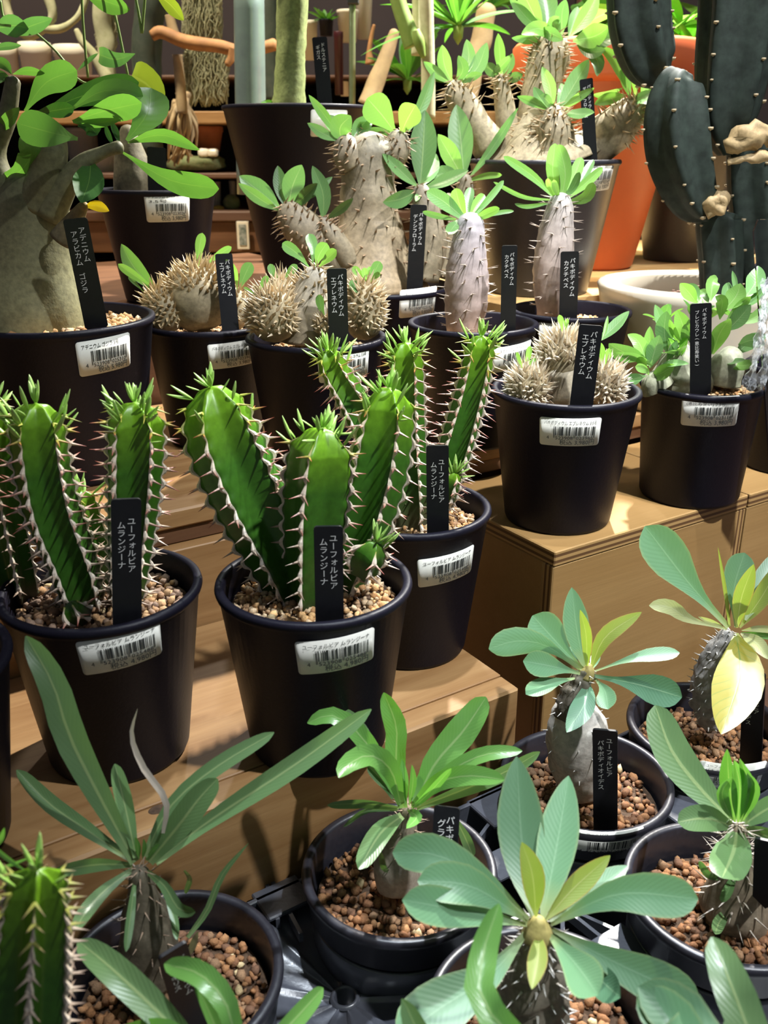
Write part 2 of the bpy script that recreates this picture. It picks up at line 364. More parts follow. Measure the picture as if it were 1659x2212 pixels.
def chbox(lo, hi, ch=0.0008, edge_axis=None):
    """box with chamfered edges; uv.x=1 on faces across edge_axis ends (cut plywood), uv.y runs through the thickness"""
    bm = [];  lo = np.array(lo, float); hi = np.array(hi, float); g = G()
    ctr = (lo + hi) / 2; hs = (hi - lo) / 2
    thin = int(np.argmin(hs))
    def put(quad, cut):
        uv = [[1.0 if cut else 0.0, (q[thin] - lo[thin]) / (2 * hs[thin])] for q in quad]
        g.add(quad, [list(range(len(quad)))], None, uv)
    for ax in range(3):
        o = [i for i in range(3) if i != ax]
        for s in (-1, 1):
            q = []
            for a, b_ in ((-1, -1), (1, -1), (1, 1), (-1, 1)):
                p = np.zeros(3); p[ax] = s * hs[ax]; p[o[0]] = a * (hs[o[0]] - ch); p[o[1]] = b_ * (hs[o[1]] - ch); q.append(ctr + p)
            if (s > 0) != (ax != 1): q = q[::-1]
            put(q, ax != thin)
    for ax in range(3):                                  # the twelve chamfers
        o = [i for i in range(3) if i != ax]
        for a in (-1, 1):
            for b_ in (-1, 1):
                q = []
                for e, (da, db) in ((-1, (0, ch)), (1, (0, ch)), (1, (ch, 0)), (-1, (ch, 0))):
                    p = np.zeros(3); p[ax] = e * (hs[ax] - ch); p[o[0]] = a * (hs[o[0]] - da); p[o[1]] = b_ * (hs[o[1]] - db); q.append(ctr + p)
                put(q, True)
    for a in (-1, 1):                                    # corner triangles
        for b_ in (-1, 1):
            for c_ in (-1, 1):
                s = np.array([a, b_, c_]); q = []
                for ax in range(3):
                    p = s * (hs - ch); p[ax] = s[ax] * hs[ax]; q.append(ctr + p)
                put(q, True)
    return g
# ------------------------------------------------------------------ lettering
_tc = {}
def text2d(s):
    """flat mesh of one string at size 1 (origin left baseline): verts (n,2), faces, width"""
    if s in _tc: return _tc[s]
    cu = bpy.data.curves.new('lettering', 'FONT'); cu.body = s; cu.size = 1.0; cu.resolution_u = 2; cu.fill_mode = 'FRONT'
    ob = bpy.data.objects.new('lettering', cu); col.objects.link(ob)
    bpy.context.view_layer.update()
    me = bpy.data.meshes.new_from_object(ob.evaluated_get(bpy.context.evaluated_depsgraph_get()))
    v = np.array([p.co[:2] for p in me.vertices]).reshape(-1, 2); f = [list(p.vertices) for p in me.polygons]
    bpy.data.objects.remove(ob); bpy.data.curves.remove(cu); bpy.data.meshes.remove(me)
    _tc[s] = (v, f, (v[:, 0].max() if len(v) else 0.3)); return _tc[s]
def put_text(g2, s, x, y, size, fit=None):
    v, f, w = text2d(s)
    if not len(v): return
    k = size if fit is None else min(size, fit / w) if fit > 0 else -fit / w
    q = v.copy(); q[:, 0] = q[:, 0] * (k if fit is None or fit > 0 else k) + x; q[:, 1] = q[:, 1] * size + y
    g2.append((q, f))
VERT_ROT = {'ー', '(', ')'}
def put_vertical(g2, s, x, y, pitch, size):
    for i, ch in enumerate(s):
        if ch == ' ': continue
        v, f, w = text2d(ch)
        if not len(v): continue
        q = v.copy() - v.mean(0) if ch in VERT_ROT else v.copy() - np.array([0.5, 0.38])
        if ch in VERT_ROT: q = np.stack([q[:, 1], -q[:, 0]], 1)
        if ch in 'ィォ': q = q + np.array([0.06, 0.08])
        g2.append((q * size + np.array([x, y - pitch * i]), f))
EAN_L = '0001101 0011001 0010011 0111101 0100011 0110001 0101111 0111011 0110111 0001011'.split()
EAN_P = 'LLLLLL LLGLGG LLGGLG LLGGGL LGLLGG LGGLLG LGGGLL LGLGLG LGLGGL LGGLGL'.split()
def ean_bits(d):
    s = '101'
    for ch, k in zip(d[1:7], EAN_P[int(d[0])]):
        c = EAN_L[int(ch)]; s += c if k == 'L' else ''.join('1' if b == '0' else '0' for b in c)[::-1]
    s += '01010'
    for ch in d[7:]: s += ''.join('1' if b == '0' else '0' for b in EAN_L[int(ch)])
    return s + '101'
def sticker_print(lines, code, price, W, Hh):
    g2 = []; two = len(lines) > 1
    bx, bw = -W * 0.27, W * 0.68; top = Hh * (0.14 if two else 0.20); bot = -Hh * 0.12
    y = Hh * 0.345 if two else Hh * 0.27
    for ln in lines:
        put_text(g2, ln, -W * 0.42, y, Hh * (0.12 if two else 0.16), fit=-W * (0.84 if len(ln) > 12 else 0.66 if len(ln) > 8 else 0.4)); y -= Hh * 0.155
    bits = ean_bits(code); m = bw / len(bits); i = 0
    while i < len(bits):
        if bits[i] == '1':
            j = i
            while j < len(bits) and bits[j] == '1': j += 1
            lo = bot - (Hh * 0.09 if i < 3 or 44 < i < 50 or i > 91 else 0)
            g2.append((np.array([[bx + i * m, lo], [bx + j * m, lo], [bx + j * m, top], [bx + i * m, top]]), [[0, 1, 2, 3]])); i = j
        else: i += 1
    d = Hh * 0.165
    put_text(g2, code[0], -W * 0.38, bot - d * .86, d)
    put_text(g2, code[1:7], bx + 4 * m, bot - d * .86, d, fit=-m * 40); put_text(g2, code[7:], bx + 51 * m, bot - d * .86, d, fit=-m * 40)
    put_text(g2, '税込 ' + price + '円', -W * 0.17, -Hh * 0.44, Hh * 0.205, fit=-W * 0.58)
    return g2

# ------------------------------------------------------------------ pots, gravel, stickers, tags
def pot_profile(R, rb, h, style):
    if style == 'tray':      # thin nursery pot with a deep collar
        return [(0.0, 0.001), (rb - .002, 0.0), (rb, .003), (R - .0075, h - .024), (R - .0035, h - .0215), (R - .0025, h - .006), (R - .0003, h - .005), (R, h - .003),
                (R - .0003, h - .0008), (R - .0013, h), (R - .0042, h), (R - .0052, h - .0015), (R - .0060, h - .02), (R - .010, h - .045)]
    return [(0.0, 0.002), (rb - .004, 0.0), (rb - .001, .0006), (rb, .003), (R - .0022, h - .006), (R - .0006, h - .0045), (R, h - .0025), (R - .0005, h - .0006), (R - .0016, h),
            (R - .0042, h), (R - .0052, h - .0014), (R - .0055, h - .012), (R - .0105, h - .04)]
def pot_radius(R, rb, h, z): return rb + (R - .0022 - rb) * min(1.0, max(0.0, (z - .003) / (h - .009)))
def add_pot(t, x, y, zb, R, rb, h, style='std', mat='pot'):
    g = lathe(pot_profile(R, rb, h, style), 72, (x, y, zb)); return t.part('pot', g, mat)
_ico = None
def ico_variants():
    import bmesh
    out = []
    for s in range(10):
        b = bmesh.new(); bmesh.ops.create_icosphere(b, subdivisions=1 if s < 8 else 2, radius=1)
        v = np.array([p.co[:] for p in b.verts]); f = np.array([[q.index for q in p.verts] for p in b.faces]); b.free()
        n = np.array([mnoise.noise(Vector(q * 1.1 + s * 7.3)) for q in v]); n2 = np.array([mnoise.noise(Vector(q * 2.6 + s * 3.1)) for q in v])
        out.append((v * (1 + 0.55 * n + 0.25 * n2)[:, None] * np.array([1, 0.9, 0.72]), f))
    return out
STONES = {'tan': [(0.62, 0.37, 0.16), (0.70, 0.43, 0.19), (0.54, 0.29, 0.12), (0.64, 0.47, 0.29), (0.50, 0.31, 0.17), (0.70, 0.52, 0.32)],
          'brown': [(0.30, 0.135, 0.055), (0.36, 0.17, 0.07), (0.26, 0.12, 0.055), (0.33, 0.19, 0.10), (0.22, 0.11, 0.06), (0.40, 0.20, 0.085)],
          'mixed': [(0.42, 0.24, 0.11), (0.34, 0.20, 0.11), (0.30, 0.20, 0.14), (0.48, 0.30, 0.15), (0.26, 0.17, 0.11)]}
def rotm(a, b, c):
    ca, sa, cb, sb, cc, sc = math.cos(a), math.sin(a), math.cos(b), math.sin(b), math.cos(c), math.sin(c)
    return np.array([[ca, -sa, 0], [sa, ca, 0], [0, 0, 1]]) @ np.array([[cb, 0, sb], [0, 1, 0], [-sb, 0, cb]]) @ np.array([[1, 0, 0], [0, cc, -sc], [0, sc, cc]])
def add_gravel(t, x, y, z, R, size, pal='tan', seed=1, hole=0.0, fine=0.35, frac=1.0):
    global _ico
    if _ico is None: _ico = ico_variants()
    rg = random.Random(seed); pal = STONES[pal]
    g0 = lathe([(0.0005, -.001), (R * .5, -.0012), (R, -.0035)], 32, (x, y, z), cap0=True); sb = t.part('soil', g0, 'soil')
    g = G(); cell = size * 0.86; n = int(2 * R / cell) + 1
    for layer in range(2):
        for i in range(n):
            for j in range(n):
                px = -R + (i + .5 * layer + rg.uniform(-.33, .33)) * cell; py = -R + (j + .5 * layer + rg.uniform(-.33, .33)) * cell
                rr = math.hypot(px, py)
                if rr > R - size * .35 or rr < hole: continue
                if layer and rg.random() > .62: continue
                s = size * .5 * (rg.uniform(.42, .75) if rg.random() < fine else rg.uniform(.8, 1.3))
                v, f = _ico[rg.randrange(8)]
                c = np.array(rg.choice(pal)) * rg.uniform(.75, 1.2)
                if rg.random() < .03: c = np.array((0.68, 0.52, 0.28))
                lump = .0012 * mnoise.noise(Vector((px * 60 + seed, py * 60, 0)))
                g.add(v * s @ rotm(rg.uniform(0, 6.3), rg.uniform(-.7, .7), rg.uniform(0, 6.3)).T + np.array([x + px, y + py, z + lump + (.0 if not layer else size * .28) + s * .1 - (rr / R) ** 2 * .002]), f, c)
    return t.part('gravel', g, 'gravel', parent=None, col=True, kind='stuff', label='loose porous gravel on the pot soil')
def add_sticker(t, x, y, zb, R, rb, h, u, v, lines, code, price, W=.0415, Hh=.0205, tilt=0.0):
    """paper price sticker wrapped on the pot where the photograph shows it"""
    best = None
    for a in np.linspace(-1.5, 1.5, 61):
        for z in np.linspace(.01, h - .006, 40):
            r = pot_radius(R, rb, h, z); q = (x + r * math.sin(a), y - r * math.cos(a), zb + z)
            pu, pv = proj(q); e = (pu - u) ** 2 + (pv - v) ** 2
            if best is None or e < best[0]: best = (e, a, z)
    _, a0, z0 = best
    slope = (R - .0022 - rb) / (h - .009); k = math.sqrt(1 + slope * slope)
    def wrap(p2, off):
        p2 = np.asarray(p2, float); c, s = math.cos(tilt), math.sin(tilt)
        X = p2[:, 0] * c - p2[:, 1] * s; Yv = p2[:, 0] * s + p2[:, 1] * c
        z = z0 + Yv / k; rr = rb + (R - .0022 - rb) * (z - .003) / (h - .009) + off
        r0 = pot_radius(R, rb, h, z0); ang = a0 + X / r0
        return np.stack([x + rr * np.sin(ang), y - rr * np.cos(ang), zb + z], 1)
    # rounded rectangle outline, filled as vertical strips
    n = 22; xs = np.concatenate([[-.5, -.493, -.48], np.linspace(-.46, .46, n), [.48, .493, .5]]) * W; rc = Hh * .09
    top = []
    for X in xs:
        d = max(0.0, abs(X) - (W / 2 - rc)); top.append(Hh / 2 - rc + math.sqrt(max(0, rc * rc - d * d)))
    top = np.array(top); p2 = np.concatenate([np.stack([xs, top], 1), np.stack([xs, -top], 1)]); m = len(xs)
    g = G(); g.add(np.concatenate([wrap(p2, .00055), wrap(p2, .00015)]), [[i, m + i, m + i + 1, i + 1] for i in range(m - 1)]
                   + [[i, i + 1, 2 * m + i + 1, 2 * m + i] for i in range(m - 1)] + [[m + i, 3 * m + i, 3 * m + i + 1, m + i + 1] for i in range(m - 1)])
    st = t.part('price_sticker', g, 'paper', label='cream paper price sticker with barcode')
    if code:
        gi = G()
        for q, f in sticker_print(lines, code, price, W, Hh): gi.add(wrap(q, .0008), f)
        t.part('sticker_print', gi, 'ink', parent=st, smooth=False)
    return st
def add_tag(top, bot, Y, w, text, label, dYtop=0.0, yaw=0.0, group='plant name tags', tail=.03, reveal=True, tsize=1.0, x0=0.12):
    """black plastic name tag stuck in the soil; top/bot: pixels of its visible ends, w: width in pixels"""
    T = at(top[0], top[1], Y + dYtop); B = at(bot[0], bot[1], Y)
    W = px2m(w, (T + B) / 2); up = nrm(T - B); L = np.linalg.norm(T - B)
    vd = nrm(np.array([B[0], B[1], 0.0])); n = -vd; c, s = math.cos(yaw), math.sin(yaw)
    n = np.array([n[0] * c - n[1] * s, n[0] * s + n[1] * c, 0]); n = nrm(n - up * (n @ up)); right = np.cross(up, n)
    th = .0008; r = W * .12
    out = [(-W / 2, -tail + W * .5), (0, -tail), (W / 2, -tail + W * .5)]
    out += [(W / 2 - r + r * math.sin(q), L - r + r * math.cos(q)) for q in np.linspace(math.pi / 2, 0, 5)]
    out += [(-W / 2 + r - r * math.sin(q), L - r + r * math.cos(q)) for q in np.linspace(0, math.pi / 2, 5)]
    o2 = np.array(out); m = len(o2)
    base = B + np.outer(o2[:, 0], right) + np.outer(o2[:, 1], up)
    g = G(); g.add(np.concatenate([base + n * th, base - n * th]), [list(range(m)), list(range(2 * m - 1, m - 1, -1))] + [[i, m + i, m + (i + 1) % m, (i + 1) % m] for i in range(m)])
    o = build('plant_tag', g, M['tag'], None, B, smooth=False); o.location = B; setp(o, label, 'plant tag', group)
    if text:
        g2 = []; sz = W * .30 * tsize; pitch = sz * 1.0
        put_vertical(g2, text[0], W * .17, L - L * x0 * 1.0, pitch, sz)
        put_vertical(g2, text[1], -W * .17, L - L * x0 - pitch * .45, pitch, sz)
        gi = G()
        for q, f in g2: gi.add(B + np.outer(q[:, 0], right) + np.outer(q[:, 1], up) + n * (th + .0002), f)
        p = build('tag_lettering', gi, M['tagtext'], o, B, smooth=False)
    return o

# ------------------------------------------------------------------ leaves
PROF_T = np.array([0, .08, .2, .35, .5, .65, .8, .9, .96, 1])
PROF = {'ob': [.10, .13, .26, .50, .76, .96, 1.0, .80, .52, .03], 'el': [.10, .24, .55, .86, 1.0, .97, .74, .46, .24, .02],
        'st': [.36, .42, .58, .82, .97, 1.0, .93, .74, .52, .06], 'ro': [.12, .30, .62, .92, 1.0, .95, .78, .54, .34, .04],
        'sp': [.12, .13, .17, .32, .62, .92, 1.0, .80, .52, .04], 'he': [.75, .98, 1.0, .92, .80, .62, .38, .20, .10, .02],
        'gr': [.5, .7, .9, 1, 1, .9, .65, .4, .2, .02]}
LT = np.array([0, .05, .12, .21, .31, .42, .53, .64, .74, .83, .90, .95, .982, 1.0])
def leaf(t, parent, pts, w, Y, dY=0.0, prof='ob', mat='l_pachy', roll=None, fold=0.22, wave=0.0, curl=0.0, name='leaf', sag=0.0, rg=rnd):
    """pts: pixels base..tip; Y distance of the base, dY of the tip beyond it; w: greatest width in pixels when flat on"""
    k = len(pts); P = []
    for i, p in enumerate(pts):
        f = i / (k - 1); P.append(at(p[0], p[1], Y + dY * f + (p[2] if len(p) > 2 else 0)))
    P = smooth_path(P, 40)
    s = np.concatenate([[0], np.cumsum(np.linalg.norm(np.diff(P, axis=0), axis=1))]); s /= s[-1]
    C = np.stack([np.interp(LT, s, P[:, i]) for i in range(3)], 1)
    T = nrm(np.gradient(C, axis=0)); mid = C[len(C) // 2]
    W = px2m(w, mid) / 2 * np.interp(LT, PROF_T, PROF[prof])
    view = nrm(C - CAMP); S = nrm(np.cross(T, view)); N = nrm(np.cross(S, T))
    N = np.where((np.sum(N * view, 1) > 0)[:, None], -N, N)
    if roll is None: roll = rg.uniform(-.35, .35)
    S, N = S * math.cos(roll) + N * math.sin(roll), N * math.cos(roll) - S * math.sin(roll)
    ss = np.array([-1, -.66, -.3, 0, .3, .66, 1.0]); ph = rg.uniform(0, 6)
    V = []; UV = []
    for i, tt in enumerate(LT):
        for x in ss:
            z = fold * abs(x) ** 1.3 - curl * x * x * .8
            if wave: z += wave * abs(x) * math.sin(tt * 17 + ph + (2.2 if x > 0 else 0))
            V.append(C[i] + S[i] * x * W[i] + N[i] * z * W[i]); UV.append(((x + 1) / 2, tt))
    n = len(ss); f = [[i * n + j, i * n + j + 1, (i + 1) * n + j + 1, (i + 1) * n + j] for i in range(len(LT) - 1) for j in range(n - 1)]
    g = G(); g.add(V, f, None, UV)
    return t.part(name, g, mat, parent, uv=True)
def leaves(t, parent, Y, rows, mat='l_pachy', prof='ob', **kw):
    """rows: (pts, width px, dY[, mat[, prof[, extra]]])"""
    for r in rows:
        a = dict(kw)
        if len(r) > 5: a.update(r[5])
        leaf(t, parent, r[0], r[1], Y, r[2], mat=(r[3] if len(r) > 3 and r[3] else mat), prof=(r[4] if len(r) > 4 and r[4] else prof), **a)
def rosette(t, parent, c, n, L, w, el, mat, prof='ob', seed=0, az=(0, 6.283), droop=.25):
    """leaves set round a growing point, free in space"""
    rg = random.Random(seed)
    for i in range(n):
        a = az[0] + (az[1] - az[0]) * (i + rg.uniform(-.3, .3)) / n; e = rg.uniform(*el); l = L * rg.uniform(.75, 1.15)
        d = np.array([math.cos(a) * math.cos(e), math.sin(a) * math.cos(e), math.sin(e)])
        C = np.array([c + d * l * x + np.array([0, 0, -droop * l * x * x * math.cos(e)]) for x in LT])
        T = nrm(np.gradient(C, axis=0)); S = nrm(np.cross(T, (0, 0, 1.0)) + rg.uniform(-.4, .4) * np.array([0, 0, 1])); N = np.cross(S, T)
        W = w / 2 * rg.uniform(.8, 1.15) * np.interp(LT, PROF_T, PROF[prof]); ss = np.array([-1, -.5, 0, .5, 1.0]); V = []; UV = []
        for k, tt in enumerate(LT):
            for x in ss: V.append(C[k] + S[k] * x * W[k] + N[k] * .25 * abs(x) * W[k]); UV.append(((x + 1) / 2, tt))
        f = [[p * 5 + j, p * 5 + j + 1, (p + 1) * 5 + j + 1, (p + 1) * 5 + j] for p in range(len(LT) - 1) for j in range(4)]
        g = G(); g.add(V, f, None, UV); t.part('leaf', g, mat if isinstance(mat, str) else rg.choice(mat), parent, uv=True)

# ------------------------------------------------------------------ thorny succulents
def leaflet_mesh():
    g = G(); R = np.array([.02, .07, .10, .105, .085, .05, .005]); z = np.array([0, .12, .3, .5, .7, .88, 1.0])
    P = np.stack([0.12 * z * z, 0 * z, z], 1); tube(P, R, 8, color=(0.30, 0.55, 0.10), g=g, colfn=lambda x: (0.32 + .08 * x, 0.60 - .02 * x, 0.08 + .10 * x))
    V = np.concatenate(g.v); V[:, 1] *= 1.0; V[:, 0] *= .55; g.v = [V]
    o = build('leaflet', g, M['leaflet'], None, usecol=True); me = o.data; bpy.data.objects.remove(o); return me
LEAFLET = None
def euphorbia_stem(t, pts, Y, ribs=4, phase=0.4, seed=1, nleaf=12, teeth=.0085, spl=.0062, base_brown=.12, tipcol=(0.16, 0.34, 0.012), leafk=1.0, redtip=1.0, ripple=.13, mid=.60):
    """pts rows (u, v, half-width px, dY) from base to growing tip"""
    global LEAFLET
    if LEAFLET is None: LEAFLET = leaflet_mesh()
    rg = random.Random(seed); rows = []
    for p in pts:
        q = at(p[0], p[1], Y + p[3]); rows.append([*q, px2m(p[2], q)])
    n = 110; S = smooth_path(rows, n); P = S[:, :3]; R = S[:, 3].copy()
    L = np.concatenate([[0], np.cumsum(np.linalg.norm(np.diff(P, axis=0), axis=1))]); tot = L[-1]
    tt = L / tot
    R *= np.sqrt(np.clip((1.0 - tt) * tot / (R * .75) , 0, 1)) ** .8 * .96 + .04       # rounded top
    T, A, B = frames(P); m = 12; seg = ribs * m
    ang = np.arange(seg) / seg * 2 * np.pi + phase; fr = (np.arange(seg) % m) / m; e = np.abs(2 * fr - 1)
    shape = mid + (1 - mid) * e ** 1.9
    rip = .5 + .5 * np.cos(2 * np.pi * L / teeth)
    V = []; Cc = []
    for i in range(n):
        tooth = np.where(e > .9, 1 + ripple * (rip[i] - .3), 1.0)
        d = A[i][None] * np.cos(ang)[:, None] + B[i][None] * np.sin(ang)[:, None]
        V.append(P[i] + d * (R[i] * shape * tooth)[:, None])
        x = tt[i]; g0 = np.array((0.020, 0.075, 0.009)); g1 = np.array((0.040, 0.135, 0.010)); g2 = np.array(tipcol)
        c = g0 + (g1 - g0) * min(1, x * 1.6); c = c + (g2 - c) * np.clip((x - .70) / .28, 0, 1)
        c = c + (np.array((0.07, 0.055, 0.035)) - c) * np.clip(1 - x / max(base_brown, 1e-3), 0, 1)
        Cc.append(np.tile(c, (seg, 1)))
    j = np.arange(seg)[None]; k = (j + 1) % seg; i = np.arange(n - 1)[:, None] * seg
    f = np.stack([i + j, i + k, i + seg + k, i + seg + j], -1).reshape(-1, 4).tolist(); f.append([(n - 1) * seg + q for q in range(seg)])
    g = G(); g.add(np.concatenate(V), f, np.concatenate(Cc)); st = t.part('stem', g, 'euph', col=True)
    gs = G(); bone = np.array((0.62, 0.50, 0.38)); pale = np.array((0.74, 0.66, 0.55)); red = np.array((0.42, 0.035, 0.03)); yel = np.array((0.42, 0.45, 0.08)); brown = np.array((0.22, 0.13, 0.09))
    edges = []
    for r in range(ribs):
        a = 2 * np.pi * r / ribs + phase; D = A * math.cos(a) + B * math.sin(a)
        edge = P + D * (R * (1 + ripple * (rip - .3)))[:, None]; edges.append((edge, D))
        hi = int(n * .90); lo = int(n * .03)
        w = (.00055 + .0009 * rip[lo:hi]) * np.clip((1.02 - tt[lo:hi]) * 4, .35, 1)
        tube(edge[lo:hi] - D[lo:hi] * .0002, w, 6, g=gs, colfn=lambda x: (pale * (1 - x) + bone * x) if x < .85 else bone * (1 - (x - .85) / .15) + yel * ((x - .85) / .15))
        s = teeth * rg.uniform(.3, .8)
        s = teeth
        while s < tot * .985:
            q = np.array([np.interp(s, L, edge[:, z]) for z in range(3)]); d = nrm([np.interp(s, L, D[:, z]) for z in range(3)]); tn = nrm([np.interp(s, L, T[:, z]) for z in range(3)])
            side = np.cross(tn, d); x = s / tot; fade = min(1.0, (1.04 - x) * 6)
            for sg in (-1, 1):
                dd = d * rg.uniform(.75, 1.1) + side * sg * rg.uniform(.45, .85) + tn * rg.uniform(-.25, .12)
                c0 = bone if x < .85 else yel; c1 = brown if x < .45 else (red * .9 + brown * .1 if x < .93 else yel * .8 + red * .2)
                if redtip < rg.random(): c1 = brown
                spine(gs, q - d * .0004, dd, spl * 1.35 * rg.uniform(.7, 1.15), .0006 + .0003 * fade, c0, c1, tn * rg.uniform(-.12, .1))
            s += teeth
    t.part('spines', gs, 'spine', parent=st, smooth=False, col=True, kind='stuff', label='pale corky ridges with paired thorns')
    for q in range(int(nleaf * 1.5)):
        r = rg.randrange(ribs); x = 1 - abs(rg.gauss(0, .085)) - .01; x = max(.62, x); i = min(n - 1, int(x * n)); edge, D = edges[r]
        p = edge[i]; up = T[min(i, n - 4)]; d = nrm(D[i] * rg.uniform(.5, 1.1) + up * rg.uniform(.35, 1.3) + np.array([rg.uniform(-.3, .3) for _ in range(3)]))
        quat = Vector(d).to_track_quat('Z', 'X'); l = .0125 * leafk * rg.uniform(.6, 1.2)
        t.inst('leaflet', LEAFLET, p, quat, (l, l, l), st)
    for q in range(8 if nleaf else 0):
        d = nrm(T[-1] + np.array([rg.uniform(-.6, .6) for _ in range(3)])); l = .0115 * leafk * rg.uniform(.6, 1.1)
        t.inst('leaflet', LEAFLET, P[-2] + d * R[-2] * .3, Vector(d).to_track_quat('Z', 'X'), (l, l, l), st)
    return st
def scatter_spines(gs, P, R, n, L, r, c0, c1, seed=1, up=.35, t0=0.0, t1=1.0, pair=False, front=None, spread=.35):
    """thorns over a tube-like trunk"""
    rg = random.Random(seed); T, A, B = frames(P)
    for i in range(n):
        x = t0 + (t1 - t0) * ((i + rg.random()) / n); k = x * (len(P) - 1); a0 = int(k); b0 = min(a0 + 1, len(P) - 1); fr = k - a0
        p = P[a0] * (1 - fr) + P[b0] * fr; rad = R[a0] * (1 - fr) + R[b0] * fr; ph = i * 2.39996 + rg.uniform(-.3, .3)
        d = A[a0] * math.cos(ph) + B[a0] * math.sin(ph); q = p + d * rad * .97
        for sg in ((-1, 1) if pair else (0,)):
            side = np.cross(T[a0], d)
            dd = d + T[a0] * rg.uniform(up - spread, up + spread) + side * (sg * .45 + rg.uniform(-.25, .25))
            spine(gs, q, dd, L * rg.uniform(.6, 1.2), r, c0, c1, np.array([0, 0, rg.uniform(-.1, .15)]))
def spiny_lobe(t, cu, cv, ru, rv, Y, n=150, seed=1, sp=.0085, cols=((0.36, 0.29, 0.18), (0.62, 0.54, 0.40)), col_body=(0.34, 0.28, 0.17), bald=0.0, name='stem', zmin=-.6, ry=1.0):
    """a bulbous branch densely set with stout spines"""
    import bmesh
    rg = random.Random(seed); n = int(n * 1.35); c = at(cu, cv, Y); a, b_ = px2m(ru, c), px2m(rv, c)
    b = bmesh.new(); bmesh.ops.create_icosphere(b, subdivisions=3, radius=1); V = np.array([p.co[:] for p in b.verts]); f = np.array([[q.index for q in p.verts] for p in b.faces]); b.free()
    nz = np.array([mnoise.noise(Vector(q * 2.2 + seed * 5)) for q in V]); D = V * (1 + .10 * nz)[:, None]
    cc = np.clip(np.array(col_body)[None] * (1 + .5 * nz)[:, None], 0, 1)
    g = G(); g.add(c + D * np.array([a, a * ry, b_]), f, cc); o = t.part(name, g, 'bark', col=True)
    gs = G()
    for i in range(n):
        z = zmin + (1 - zmin) * (i + .5) / n; ph = i * 2.39996; r = math.sqrt(max(0, 1 - z * z)); d = np.array([r * math.cos(ph), r * math.sin(ph), z])
        if bald and d[1] < -.3 and z < bald and abs(d[0]) < .75: continue
        nn = nrm(d / np.array([a, a * ry, b_])); k = rg.uniform(.7, 1.2)
        q = c + d * np.array([a, a * ry, b_]) * .97
        dd = nn + np.array([rg.uniform(-.6, .6), rg.uniform(-.6, .6), rg.uniform(-.3, .7)])
        spine(gs, q, dd, sp * k * (.7 + .5 * max(0, z)), .0015, np.array(cols[0]) * rg.uniform(.8, 1.2), np.array(cols[1]) * rg.uniform(.8, 1.15), np.array([rg.uniform(-.2, .2), rg.uniform(-.2, .2), .12]))
    t.part('spines', gs, 'spine', parent=o, smooth=False, col=True, kind='stuff')
    return o, c
def trunk(t, pts, Y, n=22, seg=20, colr=((0.30, 0.26, 0.17), (0.30, 0.27, 0.18)), bumpy=.12, bscale=70, seed=0, name='stem', mat='bark', parent=None, dome=True):
    c0, c1 = np.array(colr[0]), np.array(colr[1])
    g, P, R = tube_px(pts, Y, n, seg, dome=dome, bumpy=bumpy, bscale=bscale, seed=seed, colfn=lambda x: c0 * (1 - x) + c1 * x)
    o = t.part(name, g, mat, parent=parent, col=True); return o, P, R
def thorns(t, parent, P, R, n, L, r=.0008, c0=(0.24, 0.17, 0.10), c1=(0.50, 0.40, 0.28), **kw):
    gs = G(); scatter_spines(gs, P, R, n, L, r, np.array(c0), np.array(c1), **kw)
    return t.part('spines', gs, 'spine', parent=parent, smooth=False, col=True, kind='stuff')
# ------------------------------------------------------------------ the setting
def plane_obj(name, lo, hi, mat, kind='structure'):
    o = build(name, chbox(lo, hi, .002), M[mat], None, smooth=False, useuv=True); return setp(o, None, None, None, kind)
ZT = H0 - .460                                   # table top
ZTRAY = H0 - .388                                # web of the carrier tray
Z1, ZB, Z2, Z3 = H0 - .323, H0 - .262, H0 - .234, H0 - .140
setp(plane_obj('floor', (-2.4, -1.0, -.05), (2.6, 3.2, 0.0), 'floor'), 'dark shop floor under the display table')
setp(plane_obj('wall_back', (-2.4, 2.6, 0.0), (2.6, 2.7, 3.0), 'wall'), 'dark brown wall far behind the shelves')

def frame_thing(name, u, w, z, label, cat, group=None):
    x, y = uw(u, w); t = Thing(name, (x, y, z), label, cat, group); t.o.rotation_euler = (0, 0, TH); t.uw0 = np.array([u, w, z]); return t
def fpart(t, name, lo, hi, mat, ch=.0008, label=None):
    """box part given in display-frame coordinates (along, back, up)"""
    o = build(name, chbox(np.array(lo) - t.uw0, np.array(hi) - t.uw0, ch), M[mat], t.o, smooth=False, useuv=True); return setp(o, label)
# display table
t = frame_thing('display_table', .45, .68, 0.0, 'low brown wooden table carrying the whole plant display', 'table')
fpart(t, 'table_top', (-.75, -.05, ZT - .03), (1.22, 1.4, ZT), 'browntop', .002)
for a in (-.65, 1.1):
    for b_ in (.05, 1.3): fpart(t, 'leg', (a, b_, 0), (a + .06, b_ + .06, ZT - .03), 'browntop', .002)

def crate(label, u0, u1, w0, w1, z0, z1, th, mat, name='plywood_crate', group='display crates', top_over=0.0):
    t = frame_thing(name, (u0 + u1) / 2, (w0 + w1) / 2, z0, label, 'crate', group)
    fpart(t, 'top_panel', (u0, w0 - top_over, z1 - th), (u1, w1, z1), mat)
    fpart(t, 'front_panel', (u0, w0 + .0006, z0), (u1 - th, w0 + th, z1 - th - .0004), mat)
    fpart(t, 'side_panel', (u0 + .0006, w0 + th + .0004, z0), (u0 + th, w1, z1 - th - .0004), mat)
    fpart(t, 'side_panel', (u1 - th + .0004, w0 + .0006, z0), (u1, w1, z1 - th - .0004), mat)
    fpart(t, 'back_panel', (u0 + th, w1 - th, z0), (u1 - th, w1, z1 - th - .0004), mat)
    return t
